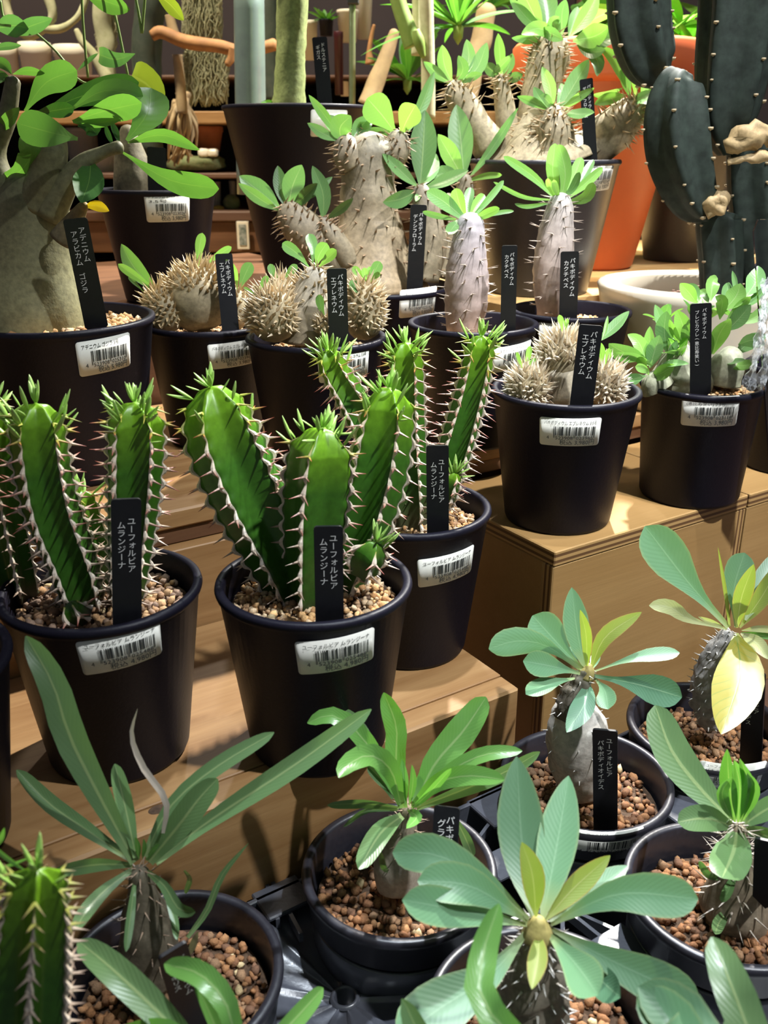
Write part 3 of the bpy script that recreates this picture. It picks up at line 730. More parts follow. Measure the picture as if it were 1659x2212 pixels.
# lower step of oiled pine, carrying the three ribbed euphorbias
t = frame_thing('pine_step', -.1, .48, ZT, 'oiled pine step carrying the green thorny euphorbia pots', 'shelf')
fpart(t, 'top_board', (-.55, .4008, Z1 - .020), (.352, .571, Z1), 'pine', .0006)
fpart(t, 'front_board', (-.55, .382, ZT), (.352, .4003, Z1), 'pine', .0016)
kp = atz(342, 1748, Z1); ku = kp[0] * UX + kp[1] * UY; kw = -kp[0] * UY + kp[1] * UX
setp(build('knot', lathe([(.0002, .0003), (.004, .0003), (.0052, -.0004)], 20, (ku - t.uw0[0], max(kw, .388) - t.uw0[1], Z1 - t.uw0[2]), cap0=True, sx=1.2, sy=.8), M['soil'], t.o, smooth=False), 'dark knot in the pine')
fpart(t, 'side_board', (.333, .4015, ZT), (.351, .571, Z1 - .0205), 'pine_dark')
crate('plywood crate at the right under the spiny pachypodium pots', .4206, .631, .429, .578, ZT, ZB, .0115, 'ply')
crate('plywood crate at the right edge beside the other crate', .6335, .90, .429, .578, ZT, ZB, .0115, 'ply')
# long riser behind the pine step with its planks
t = frame_thing('wooden_riser', .2, .8, ZT, 'brown wooden riser board behind the pine step', 'shelf')
fpart(t, 'front_board', (-.6, .572, ZT), (.419, .590, H0 - .2605), 'pine')
fpart(t, 'back_board', (-.6, .84, ZT), (1.2, .855, H0 - .2605), 'pine_dark')
fpart(t, 'inner_board', (-.6, .592, H0 - .275), (1.2, .838, H0 - .2605), 'pine_dark')
t = frame_thing('lower_plank', .2, .7, H0 - .26, 'dark stained plank under the pale plank on the riser', 'plank')
fpart(t, 'plank', (-.6, .583, H0 - .26), (1.2, .86, H0 - .2482), 'pine_dark')
t = frame_thing('upper_plank', .2, .7, H0 - .248, 'pale wooden plank carrying the second row of pots', 'plank')
fpart(t, 'plank', (-.6, .580, H0 - .248), (1.2, .86, Z2), 'pine', .0015)
# third level at the back: a crate on the right, a shelf on the left
crate('pale plywood crate behind carrying the big thorny pachypodium', .585, 1.2, .688, 1.10, Z2, Z3, .014, 'lightwood', group=None)
crate('brown wooden box behind carrying the tall black pot', -.7, .582, .862, 1.25, ZT, Z3, .014, 'pine_dark', group=None)

# ------------------------------------------------------------------ pots on the steps: place, size
TRAYPOT = dict(R=.0530, rb=.037, h=.092)
STD = dict(R=.0540, rb=.0395, h=.1005)
EUP = dict(R=.0540, rb=.0395, h=.1035)
def potted(name, label, cat, x, y, zb, R, rb, h, style='std', mat='pot', drop=.012, pal='tan', gsize=.0045, seed=1, hole=0.0, group=None, gravel=True):
    t = Thing(name, (x, y, zb), label, cat, group)
    add_pot(t, x, y, zb, R, rb, h, style, mat)
    zs = zb + h - drop; wall = R - .0058 - .004 * (drop / .03)
    t.geo = (x, y, zb, R, rb, h); t.Y = y; t.zs = zs
    if gravel: add_gravel(t, x, y, zs - .001, wall, gsize, pal, seed, hole)
    return t
def stick(t, u, v, lines, code, price, **kw): add_sticker(t, *t.geo, u, v, lines, code, price, **kw)

# ---- three ribbed green euphorbias on the pine step
EU = ['ユーフォルビア ムランジーナ']
TXE = ('ユーフォルビア', 'ムランジーナ')
tB = potted('potted_euphorbia', 'ribbed green thorny euphorbia in the black pot at the middle of the pine step', 'potted plant', -.0384, .458, Z1, **EUP, seed=2, gsize=.0048, group='ribbed euphorbias on the pine step')
stick(tB, 728, 1412, EU, '4523908025488', '4,980', tilt=.06)
Yb = .463
euphorbia_stem(tB, [(648, 1325, 46, .004), (610, 1215, 72, .006), (540, 1070, 86, .010), (485, 945, 84, .012), (455, 835, 54, .012)], Yb, ribs=5, phase=.95, seed=11, nleaf=7, teeth=.0098)
euphorbia_stem(tB, [(668, 1320, 46, -.008), (672, 1230, 62, -.008), (680, 1090, 74, -.009), (690, 990, 72, -.010), (696, 925, 52, -.010)], Yb, ribs=4, phase=1.29, seed=12, nleaf=16, teeth=.0095)
euphorbia_stem(tB, [(730, 1290, 46, .010), (765, 1180, 62, .012), (808, 1040, 68, .014), (832, 920, 62, .016), (840, 838, 46, .016)], Yb, ribs=5, phase=.45, seed=13, nleaf=12, teeth=.0095)
euphorbia_stem(tB, [(785, 1240, 32, -.006), (795, 1205, 40, -.008), (812, 1172, 30, -.010)], Yb, ribs=4, phase=.3, seed=14, nleaf=3, teeth=.0075, base_brown=.02, tipcol=(0.09, 0.22, 0.02))
euphorbia_stem(tB, [(628, 1180, 18, .030), (620, 1110, 22, .032), (612, 1065, 20, .034)], Yb, ribs=4, phase=.6, seed=15, nleaf=8, teeth=.0065)
tA = potted('potted_euphorbia', 'ribbed green thorny euphorbia in the black pot at the left of the pine step', 'potted plant', -.153, .451, Z1, **EUP, seed=3, gsize=.0056, pal='mixed', group='ribbed euphorbias on the pine step')
stick(tA, 269, 1406, EU, '4523908025488', '4,980', tilt=.07)
Ya = .45
euphorbia_stem(tA, [(185, 1320, 46, .0), (160, 1230, 56, -.002), (110, 1100, 62, -.006), (85, 970, 62, -.008), (78, 872, 54, -.008)], Ya, ribs=5, phase=.96, seed=21, nleaf=16, teeth=.0080, spl=.0068)
euphorbia_stem(tA, [(272, 1310, 36, .004), (280, 1190, 50, .004), (290, 1040, 60, .004), (293, 940, 62, .004), (290, 870, 54, .004)], Ya, ribs=5, phase=.80, seed=22, nleaf=18, teeth=.0080, spl=.0068)
euphorbia_stem(tA, [(215, 1290, 22, .022), (205, 1190, 30, .024), (185, 1110, 30, .026), (172, 1060, 24, .026)], Ya, ribs=4, phase=.2, seed=23, nleaf=9, teeth=.0075)
euphorbia_stem(tA, [(45, 1290, 40, .012), (10, 1130, 46, .012), (-18, 980, 52, .012), (-25, 865, 44, .012)], Ya, ribs=5, phase=.4, seed=24, nleaf=10, teeth=.0085)
euphorbia_stem(tA, [(190, 1335, 22, -.020), (165, 1325, 26, -.022), (150, 1300, 18, -.022)], Ya, ribs=4, phase=.4, seed=25, nleaf=0, teeth=.007, base_brown=.6, tipcol=(0.05, 0.10, 0.02))
tD = potted('potted_euphorbia', 'ribbed green thorny euphorbia in the black pot against the plywood crate', 'potted plant', .017, .571, Z1, **EUP, seed=4, gsize=.0044, group='ribbed euphorbias on the pine step')
stick(tD, 968, 1226, EU, '4523908025488', '4,980', tilt=.06)
Yd = .571
euphorbia_stem(tD, [(860, 1130, 40, .0), (830, 1000, 40, .004), (770, 880, 37, .006), (722, 800, 32, .008), (706, 755, 28, .008)], Yd, ribs=5, phase=.62, seed=31, nleaf=14, teeth=.0075, spl=.0068)
euphorbia_stem(tD, [(885, 1150, 50, -.004), (885, 1060, 44, -.004), (880, 930, 40, -.004), (878, 810, 38, -.004), (874, 740, 34, -.004)], Yd, ribs=5, phase=.5, seed=32, nleaf=18, teeth=.0075, spl=.0068, base_brown=.3)
euphorbia_stem(tD, [(920, 1130, 38, .010), (970, 1010, 40, .010), (1005, 900, 38, .010), (1030, 800, 35, .010), (1042, 725, 30, .010)], Yd, ribs=5, phase=.62, seed=33, nleaf=16, teeth=.0075, spl=.0072)
euphorbia_stem(tD, [(965, 1095, 16, -.004), (975, 1050, 20, -.006), (985, 1022, 15, -.006)], Yd, ribs=4, phase=.3, seed=34, nleaf=5, teeth=.007, base_brown=.5)
add_tag((709, 1136), (712, 1338), .419, 62, TXE, 'black name tag in the middle euphorbia pot on the pine step', tail=.02)
add_tag((272, 1077), (275, 1345), .415, 62, TXE, 'black name tag in the left euphorbia pot on the pine step', tail=.02, yaw=.05, x0=.17)
add_tag((945, 962), (946, 1172), .535, 48, TXE, 'black name tag in the euphorbia pot against the plywood crate', tail=.02, x0=.16)
tA0 = potted('black_pot', 'black pot cut off by the left picture edge on the pine step', 'pot', -.228, .370, Z1, **EUP, seed=5, pal='mixed')

# ---- second row on the pale plank
E3 = ['パキポディウム エブレネウム 3.5号']
TXB = ('パキポディウム', 'エブレネウム')
tE1 = potted('potted_pachypodium', 'clustered spiny pachypodium in the black pot behind the middle euphorbia', 'potted plant', -.052, .709, Z2, **STD, seed=6, group='ivory spined pachypodiums')
stick(tE1, 748, 790, E3, '4523908023965', '3,980', tilt=.05)
Y = .709
SPB = ((0.46, 0.33, 0.18), (0.78, 0.66, 0.46))
st, P, R = trunk(tE1, [(668, 735, 66), (668, 690, 60), (672, 640, 48), (682, 595, 30)], Y, colr=((0.30, 0.24, 0.15), (0.42, 0.38, 0.30)), seed=3)
thorns(tE1, st, P, R, 70, .0085, .0011, SPB[0], SPB[1], seed=4, t0=.55, up=.5)
leaves(tE1, st, Y, [([(670, 580), (642, 548), (610, 525)], 26, .01), ([(675, 575), (676, 535), (667, 505)], 24, .015), ([(682, 578), (690, 550), (706, 525)], 30, 0, 'l_pachy_b'), ([(686, 580), (710, 556), (727, 540)], 24, -.01, 'l_pachy_b')], mat='l_pachy')
o, c = spiny_lobe(tE1, 588, 682, 54, 58, Y - .018, 170, 41, cols=SPB)
leaves(tE1, o, Y - .018, [([(560, 632), (568, 612), (580, 597)], 15, -.004), ([(556, 640), (540, 630), (527, 620)], 9, -.004)])
o, c = spiny_lobe(tE1, 612, 634, 42, 34, Y + .012, 90, 42, cols=SPB)
leaves(tE1, o, Y + .012, [([(606, 612), (590, 590), (583, 570)], 17, .004), ([(612, 612), (626, 590), (642, 572)], 19, 0)])
o, c = spiny_lobe(tE1, 786, 672, 46, 64, Y - .002, 150, 43, cols=SPB)
leaves(tE1, o, Y - .002, [([(794, 610), (776, 592), (762, 576)], 17, 0, 'l_pachy_b'), ([(796, 610), (810, 585), (821, 565)], 25, 0), ([(790, 614), (772, 618), (755, 622)], 30, -.012), ([(795, 612), (788, 595), (787, 578)], 15, 0, 'l_pachy_b'), ([(800, 610), (812, 596), (822, 592)], 13, -.005, 'l_pachy_b'), ([(798, 612), (800, 590), (797, 576)], 15, .004, 'l_pachy_b')])
o, c = spiny_lobe(tE1, 706, 705, 24, 22, Y - .026, 40, 44, cols=SPB, sp=.006)
leaves(tE1, o, Y - .030, [([(703, 690), (694, 665), (689, 636)], 19, .003)])
add_tag((727, 580), (732, 737), .674, 43, TXB, 'black name tag in front of the clustered pachypodium on the plank', tail=.015, x0=.11)
tE2 = potted('potted_pachypodium', 'domed spiny pachypodium in the black pot beside the thick adenium trunk', 'potted plant', -.1445, .770, Z2, **STD, seed=7, group='ivory spined pachypodiums')
stick(tE2, 505, 763, E3, '4523908023965', '3,980', tilt=.04)
Y = .77
SPC = ((0.42, 0.29, 0.14), (0.74, 0.58, 0.34))
o, c = spiny_lobe(tE2, 428, 645, 74, 70, Y, 260, 51, cols=SPC, sp=.0095, bald=.35)
leaves(tE2, o, Y, [([(428, 578), (430, 540), (437, 503)], 22, 0, 'l_pachy_b'), ([(440, 575), (470, 552), (500, 533)], 17, .005, 'l_pachy_b')], roll=.1)
o, c = spiny_lobe(tE2, 354, 670, 46, 50, Y - .012, 150, 52, cols=SPC)
leaves(tE2, o, Y - .012, [([(338, 630), (290, 578), (262, 527)], 38, .0, 'l_pachy_b', 'el'), ([(344, 632), (297, 599), (255, 570)], 20, -.015, 'l_pachy_b'), ([(312, 632), (295, 615), (277, 598)], 9, -.01, 'l_pachy')])
o, c = spiny_lobe(tE2, 505, 668, 34, 46, Y + .006, 60, 53, cols=SPC)
leaves(tE2, o, Y + .006, [([(513, 632), (508, 590), (488, 560)], 15, -.03, 'l_pachy_b'), ([(515, 628), (530, 592), (542, 567)], 28, 0)])
add_tag((483, 548), (497, 702), .737, 37, TXB, 'black name tag beside the domed spiny pachypodium', tail=.015, x0=.12, dYtop=.012)
tK1 = potted('potted_pachypodium', 'columnar silvery pachypodium in the black pot at the middle of the plank', 'potted plant', .0735, .768, Z2, **STD, seed=8, drop=.015, group='columnar pachypodiums')
stick(tK1, 1112, 770, ['パキポディウム カクチペス 3.5号'], '4523908023927', '3,580', tilt=.06)
Y = .768
SIL = ((0.40, 0.27, 0.20), (0.42, 0.40, 0.43))
st, P, R = trunk(tK1, [(1004, 728, 37), (1004, 695, 41), (1008, 640, 47), (1009, 580, 45), (1013, 520, 36), (1016, 478, 29)], Y, n=34, seg=26, colr=SIL, bumpy=.10, bscale=190, seed=5, mat='bark_wet')
thorns(tK1, st, P, R, 62, .0095, .0007, (0.42, 0.34, 0.28), (0.62, 0.52, 0.42), seed=6, t0=.12, t1=.95, pair=True, up=.12, spread=.2)
leaves(tK1, st, Y, [([(1002, 472), (962, 438), (922, 413)], 34, -.005, 'l_pachy', 'st'), ([(1004, 470), (992, 440), (984, 407)], 30, .0, 'l_pachy_b', 'st'), ([(1011, 468), (1012, 432), (1017, 405)], 22, .015, 'l_pachy', 'st'), ([(1016, 468), (1030, 442), (1046, 420)], 24, .01, 'l_pachy_b', 'st'), ([(1020, 470), (1055, 430), (1088, 390)], 16, .015, 'l_pachy', 'st'), ([(1022, 476), (1050, 462), (1079, 450)], 20, -.012, 'l_pachy_b', 'st'), ([(1035, 470), (1082, 459), (1110, 456)], 10, 0, 'l_pachy', 'st'), ([(985, 474), (945, 466), (913, 457)], 14, -.01, 'l_pachy', 'st'), ([(990, 478), (978, 492), (969, 506)], 26, -.025, 'l_pachy', 'st'), ([(1006, 468), (985, 440), (966, 417)], 14, .01, 'l_dry', 'st'), ([(1008, 472), (1035, 455), (1045, 425)], 14, .012, 'l_pachy', 'st')])
add_tag((1101, 530), (1097, 722), .738, 33, ('パキポディウム', 'カクチペス'), 'black name tag beside the columnar pachypodium at the plank middle', tail=.015, x0=.10)
tK2 = potted('potted_pachypodium', 'columnar pachypodium in the black pot in front of the large thorny one', 'potted plant', .166, .834, Z2, **STD, seed=9, group='columnar pachypodiums')
stick(tK2, 1213, 722, ['パキポディウム カクチペス 3.5号'], '4523908023927', '3,580', tilt=.03)
Y = .834
st, P, R = trunk(tK2, [(1190, 704, 27), (1190, 672, 30), (1191, 610, 40), (1197, 545, 42), (1203, 490, 36), (1209, 450, 30), (1211, 432, 24)], Y, n=34, seg=26, colr=((0.42, 0.30, 0.24), (0.42, 0.40, 0.38)), bumpy=.10, bscale=190, seed=9, mat='bark_wet')
thorns(tK2, st, P, R, 52, .0105, .0007, (0.42, 0.34, 0.28), (0.66, 0.56, 0.46), seed=7, t0=.15, t1=.97, pair=True, up=.12, spread=.2)
leaves(tK2, st, Y, [([(1206, 425), (1194, 372), (1199, 310)], 30, .01, 'l_pachy_b', 'st'), ([(1214, 425), (1221, 372), (1207, 312)], 30, -.005, 'l_pachy_b', 'st'), ([(1222, 424), (1240, 382), (1256, 340)], 26, .01, 'l_pachy_b', 'st'), ([(1226, 425), (1258, 385), (1282, 345)], 20, .02, 'l_pachy', 'st'), ([(1225, 428), (1265, 396), (1302, 362)], 20, 0, 'l_pachy_b', 'st'), ([(1230, 437), (1266, 425), (1281, 394)], 26, -.015, 'l_pachy_b', 'st'), ([(1196, 424), (1150, 380), (1088, 338)], 20, .0, 'l_pachy', 'st'), ([(1192, 432), (1130, 425), (1066, 393)], 10, -.01, 'l_pachy', 'st'), ([(1190, 438), (1140, 446), (1112, 440)], 10, -.01, 'l_pachy', 'st'), ([(1200, 428), (1190, 405), (1183, 385)], 16, -.02, 'l_pachy_b', 'st'), ([(1218, 430), (1240, 402), (1252, 372)], 18, -.01, 'l_pachy', 'st'), ([(1208, 430), (1200, 405), (1196, 388)], 14, -.028, 'l_pachy_b', 'st')])
add_tag((1231, 543), (1227, 690), .806, 39, ('パキポディウム', 'カクチペス'), 'black name tag against the columnar trunk by the big pot', tail=.015, x0=.13)
# thick adenium at the left
tAd = potted('potted_adenium', 'thick-trunked adenium with broad leaves in the wide black pot at left', 'potted plant', -.243, .690, Z2, R=.0720, rb=.054, h=.118, drop=.007, gsize=.0066, seed=10)
stick(tAd, 225, 765, ['アデニウム ゴジラ 5号'], '4523908025310', '5,980', W=.0415, Hh=.0250, tilt=.05)
Y = .69
ADC = ((0.19, 0.18, 0.09), (0.135, 0.125, 0.065))
st, P, R = trunk(tAd, [(70, 715, 118), (68, 660, 116), (62, 590, 104), (62, 520, 92), (70, 450, 80), (78, 405, 62)], Y, n=26, seg=32, colr=((0.32, 0.30, 0.155), (0.17, 0.165, 0.085)), bumpy=.07, bscale=38, seed=2)
br1, P, R = trunk(tAd, [(80, 450, 46, -.01), (100, 385, 40, -.012), (110, 330, 36, -.012), (112, 290, 30, -.01)], Y, colr=ADC, bumpy=.06, seed=3, name='branch', parent=st)
br2, P, R = trunk(tAd, [(105, 470, 34, -.014), (140, 400, 28, -.014), (180, 352, 19, -.012), (225, 328, 13, -.010), (258, 318, 14, -.010)], Y, colr=ADC, bumpy=.06, seed=4, name='branch', parent=st)
br3, P, R = trunk(tAd, [(30, 470, 46, 0), (0, 400, 36, 0), (-15, 330, 28, 0), (15, 250, 20, 0), (28, 175, 16, 0)], Y, colr=ADC, bumpy=.06, seed=5, name='branch', parent=st)
br4, P, R = trunk(tAd, [(130, 520, 26, -.03), (160, 478, 20, -.03), (176, 452, 13, -.032), (184, 444, 9, -.034)], Y, colr=((0.15, 0.125, 0.07), (0.40, 0.27, 0.08)), bumpy=.06, seed=6, name='branch', parent=st)
leaves(tAd, br1, Y, [([(54, 240), (100, 178), (166, 152)], 64, .01, 'l_adenium', 'ob', dict(roll=.1)), ([(70, 255), (175, 208), (300, 178)], 58, .03, 'l_adenium_d', 'ob', dict(roll=.2)), ([(148, 240), (225, 196), (309, 208)], 62, .0, 'l_adenium', 'ob', dict(roll=-.7, fold=.1)), ([(157, 262), (225, 240), (306, 222)], 56, -.02, 'l_adenium', 'ob', dict(roll=.2)), ([(168, 300, -.03), (105, 285, -.035), (36, 266, -.02)], 74, -.035, 'l_adenium', 'ob', dict(roll=0, fold=.05)), ([(60, 250), (110, 240), (160, 232)], 34, -.015, 'l_adenium_d', 'ob'), ([(168, 272), (195, 275), (210, 292)], 38, -.01, 'l_adenium_d', 'ob'), ([(158, 265), (205, 266), (262, 258)], 20, -.02, 'l_adenium', 'el')])
leaves(tAd, br2, Y - .01, [([(274, 304), (318, 245), (326, 190)], 84, .02, 'l_adenium', 'ob', dict(roll=.1, fold=.1)), ([(276, 308), (352, 292), (432, 324)], 30, -.02, 'l_adenium', 'el', dict(roll=.25)), ([(266, 330), (365, 388), (473, 408)], 54, -.05, 'l_adenium', 'ob', dict(roll=.15, fold=.12)), ([(245, 316), (232, 285), (228, 268)], 12, 0, 'l_adenium_d', 'el'), ([(258, 312), (250, 285), (240, 262)], 14, .01, 'l_adenium_d', 'el'), ([(196, 345), (192, 392), (175, 438)], 66, -.035, 'l_adenium_d', 'el', dict(roll=.1, fold=.15))])
leaves(tAd, br3, Y, [([(-20, 385), (40, 372), (68, 330), (42, 298)], 52, -.04, 'l_adenium', 'ob', dict(roll=.3, curl=.5)), ([(-10, 285), (15, 262), (42, 232)], 28, -.02, 'l_adenium', 'el'), ([(28, 160), (60, 152), (97, 158)], 22, 0, 'l_adenium', 'el', dict(roll=.6)), ([(25, 160), (10, 140), (-15, 128)], 24, 0, 'l_adenium', 'el'), ([(22, 168), (0, 165), (-25, 175)], 26, -.01, 'l_adenium', 'el')])
leaves(tAd, br4, Y - .034, [([(183, 446), (208, 444), (236, 456)], 23, -.004, 'l_yellow2', 'el')], roll=0)
leaves(tAd, br2, Y + .01, [([(140, 385), (133, 365), (124, 352)], 14, 0, 'l_adenium', 'el'), ([(98, 425), (106, 415), (118, 405)], 10, .01, 'l_adenium', 'el')])
add_tag((162, 472), (206, 692), .650, 50, ('アデニウム', 'アラビカム ゴジラ'), 'black name tag leaning on the thick adenium trunk', tail=.012, x0=.11, dYtop=-.012)

# ---- crate at the right
tEp = potted('potted_pachypodium', 'white-spined pachypodium in the black pot at the front corner of the crate', 'potted plant', .1317, .656, ZB, **STD, seed=12, drop=.014, group='ivory spined pachypodiums')
stick(tEp, 1235, 936, E3, '4523908023965', '3,980', tilt=.015)
Y = .656
SPW = ((0.58, 0.47, 0.32), (0.88, 0.82, 0.68))
st, P, R = trunk(tEp, [(1222, 872, 64), (1220, 830, 60), (1216, 780, 46), (1215, 745, 30)], Y, colr=((0.34, 0.29, 0.20), (0.44, 0.38, 0.28)), seed=13)
o, c = spiny_lobe(tEp, 1215, 778, 56, 58, Y + .002, 240, 61, cols=SPW, sp=.0095, bald=.1)
leaves(tEp, o, Y, [([(1212, 722), (1214, 702), (1208, 680)], 13, 0, 'l_pachy_b'), ([(1217, 722), (1222, 704), (1226, 688)], 11, 0, 'l_pachy_b')])
o, c = spiny_lobe(tEp, 1144, 840, 46, 48, Y - .010, 190, 62, cols=SPW, sp=.009)
leaves(tEp, o, Y - .01, [([(1132, 800), (1140, 776), (1146, 747)], 14, 0, 'l_pachy_b'), ([(1128, 802), (1124, 784), (1116, 760)], 9, 0, 'l_pachy_b'), ([(1134, 800), (1148, 782), (1160, 775)], 8, 0, 'l_pachy_b')])
o, c = spiny_lobe(tEp, 1306, 835, 42, 46, Y - .006, 160, 63, cols=SPW, sp=.009)
leaves(tEp, o, Y - .006, [([(1300, 800), (1302, 770), (1292, 738)], 20, 0, 'l_pachy_b'), ([(1302, 800), (1312, 778), (1316, 752)], 14, 0, 'l_pachy_b')])
leaves(tEp, st, Y + .012, [([(1290, 740), (1325, 708), (1359, 672)], 26, .01, 'l_pachy', 'el'), ([(1300, 735), (1308, 710), (1313, 682)], 9, .01, 'l_pachy_b', 'el')])
add_tag((1277, 702), (1256, 872), .620, 50, TXB, 'black name tag leaning over the white-spined pachypodium', tail=.012, x0=.11)
tBr = potted('potted_pachypodium', 'low leafy bright green pachypodium in the black pot on the crate', 'potted plant', .2477, .707, ZB, R=.0475, rb=.039, h=.0925, seed=13, drop=.006, gsize=.0044)
stick(tBr, 1537, 892, ['パキポディウム ブレビカウレ', '(恵比寿笑い) 3.5号'], '4523908023118', '3,980', tilt=.03, Hh=.0235)
Y = .707
GRB = ((0.30, 0.30, 0.20), (0.36, 0.37, 0.26))
st, P, R = trunk(tBr, [(1470, 835, 62), (1475, 805, 60), (1480, 770, 44)], Y, colr=GRB, bumpy=.25, bscale=90, seed=14)
lb, P, R = trunk(tBr, [(1420, 838, 36, -.012), (1412, 822, 30, -.012)], Y, colr=GRB, bumpy=.2, seed=15)
lc, P, R = trunk(tBr, [(1560, 830, 40, -.004), (1570, 790, 36, -.004), (1580, 765, 26, -.004)], Y, colr=GRB, bumpy=.2, seed=16)
B_ = 'l_pachy_b'; A_ = 'l_pachy'
leaves(tBr, lb, Y - .012, [([(1405, 812), (1425, 808), (1458, 788)], 32, -.02, B_, 'el'), ([(1398, 808), (1390, 790), (1380, 770)], 20, -.01, B_), ([(1402, 810), (1396, 800), (1372, 792)], 20, -.02, B_), ([(1396, 812), (1378, 816), (1352, 826)], 26, -.02, A_), ([(1400, 790), (1380, 740), (1356, 722)], 30, .01, B_, 'el', dict(roll=.2)), ([(1400, 790), (1402, 760), (1404, 705)], 26, .01, B_, 'el'), ([(1404, 795), (1412, 765), (1425, 724)], 36, 0, A_, 'el'), ([(1395, 775), (1350, 762), (1315, 742)], 44, -.01, A_, 'el', dict(roll=-.5)), ([(1410, 790), (1375, 772), (1330, 762)], 22, -.02, A_, 'el', dict(roll=-.6)), ([(1422, 792), (1450, 786), (1488, 786)], 22, -.03, A_, 'el', dict(roll=-.8)), ([(1440, 780), (1452, 760), (1462, 735)], 18, .0, A_, 'el')])
leaves(tBr, st, Y, [([(1440, 760), (1435, 710), (1440, 672)], 40, .0, A_, 'el'), ([(1475, 740), (1475, 705), (1462, 670)], 34, .0, B_, 'el'), ([(1460, 735), (1432, 700), (1415, 658)], 26, .01, A_, 'el'), ([(1470, 745), (1455, 715), (1446, 690)], 16, -.01, B_, 'el'), ([(1478, 748), (1480, 720), (1480, 700)], 18, -.02, 'l_pachy_d', 'el'), ([(1505, 655), (1488, 632), (1469, 612)], 30, .0, B_, 'el'), ([(1510, 650), (1500, 630), (1484, 614)], 26, .02, A_, 'el'), ([(1530, 655), (1522, 635), (1512, 626)], 20, .02, B_, 'el'), ([(1535, 650), (1540, 610), (1550, 600)], 30, .01, B_, 'el'), ([(1560, 660), (1570, 630), (1575, 610)], 24, .02, A_, 'el'), ([(1565, 670), (1590, 640), (1600, 612)], 44, .0, B_, 'el'), ([(1612, 640), (1632, 610), (1640, 575)], 42, .02, A_, 'el'), ([(1590, 640), (1588, 610), (1582, 585)], 12, .02, A_, 'el'), ([(1555, 690), (1560, 650), (1545, 640)], 26, -.01, B_, 'el'), ([(1570, 690), (1610, 650), (1622, 640)], 22, -.01, B_, 'el'), ([(1570, 715), (1595, 690), (1622, 658)], 38, -.01, A_, 'el', dict(roll=-.3)), ([(1540, 765), (1555, 720), (1578, 688)], 38, -.03, B_, 'el'), ([(1535, 770), (1535, 740), (1530, 710)], 16, -.02, B_, 'el'), ([(1545, 775), (1600, 790), (1640, 782)], 26, -.04, B_, 'el', dict(roll=-.5)), ([(1545, 778), (1580, 782), (1610, 778)], 20, -.03, A_, 'el', dict(roll=-.9)), ([(1590, 765), (1620, 740), (1659, 725)], 34, -.01, A_, 'el'), ([(1595, 745), (1625, 735), (1655, 745)], 32, -.02, 'l_pachy', 'el'), ([(1600, 700), (1640, 680), (1665, 650)], 26, .0, B_, 'el'), ([(1600, 670), (1640, 640), (1660, 620)], 24, .01, A_, 'el', dict(roll=-.6))])
for i, (u, v, dy) in enumerate([(1432, 700, .02), (1500, 690, .02), (1530, 690, .03), (1590, 690, .02), (1465, 770, -.01), (1490, 740, .01)]):
    rosette(tBr, st, at(u, v, Y + dy), 5, .021, .0095, (.35, 1.25), [A_, B_], 'el', seed=80 + i)
add_tag((1514, 655), (1513, 834), .675, 44, ('パキポディウム', 'ブレビカウレ(恵比寿笑い)'), 'black name tag among the low bright green leaves', tail=.012, x0=.08, tsize=.72)
tBr2 = potted('black_pot', 'black pot half hidden behind the leafy pot near the clear stand', 'pot', .356, .782, ZB, R=.0455, rb=.038, h=.0900, seed=14)
# ------------------------------------------------------------------ third row
tD1 = potted('potted_pachypodium', 'branching brown thorny pachypodium in the wide black pot behind the plank row', 'potted plant', -.009, .928, Z2 + .001, R=.0760, rb=.058, h=.108, drop=.008, seed=16, gsize=.006)
stick(tD1, 905, 652, ['パキポディウム デンシフローラム 5号'], '4523908023142', '9,800', W=.0415, Hh=.0265, tilt=.02)
Y = .928
DN = ((0.30, 0.25, 0.16), (0.24, 0.205, 0.15)); TH1 = dict(c0=(0.30, 0.19, 0.11), c1=(0.58, 0.43, 0.28))
st, P, R = trunk(tD1, [(800, 625, 122), (798, 590, 108), (800, 540, 84), (798, 470, 66), (796, 410, 60), (796, 360, 58), (800, 322, 56)], Y, n=30, seg=30, colr=((0.34, 0.25, 0.14), (0.26, 0.24, 0.18)), bumpy=.10, seed=21)
thorns(tD1, st, P, R, 110, .0100, .0013, seed=22, t0=.12, up=.12, **TH1)
c1, P, R = trunk(tD1, [(768, 360, 34, -.01), (752, 330, 34, -.01), (745, 308, 26, -.01)], Y, colr=DN, seed=22, parent=st, name='branch')
thorns(tD1, st, P, R, 60, .0090, .0011, seed=23, up=.2, **TH1)
leaves(tD1, c1, Y - .012, [([(738, 302), (702, 250), (667, 205)], 22, 0, A_, 'el'), ([(732, 304), (695, 287), (664, 266)], 24, -.02, A_, 'el'), ([(738, 306), (735, 275), (758, 250)], 50, -.01, A_, 'el', dict(roll=.1)), ([(760, 302), (775, 280), (797, 252)], 36, .01, A_, 'el'), ([(735, 298), (722, 272), (708, 248)], 34, .02, 'l_pachy_d', 'el'), ([(770, 300), (790, 270), (795, 240)], 26, .02, 'l_pachy_d', 'el')])
c2, P, R = trunk(tD1, [(835, 350, 32, 0), (855, 320, 32, 0), (862, 298, 24, 0)], Y, colr=DN, seed=23, parent=st, name='branch')
thorns(tD1, st, P, R, 60, .0090, .0011, seed=24, up=.2, **TH1)
leaves(tD1, c2, Y, [([(857, 292), (828, 252), (793, 212)], 66, -.015, B_, 'ob', dict(roll=.1, fold=.12)), ([(864, 294), (880, 258), (898, 226)], 54, -.02, B_, 'ob', dict(roll=-.1)), ([(882, 285), (912, 225), (938, 155)], 28, .02, A_, 'el'), ([(850, 290), (820, 284), (795, 278)], 18, 0, 'l_pachy_d', 'el')])
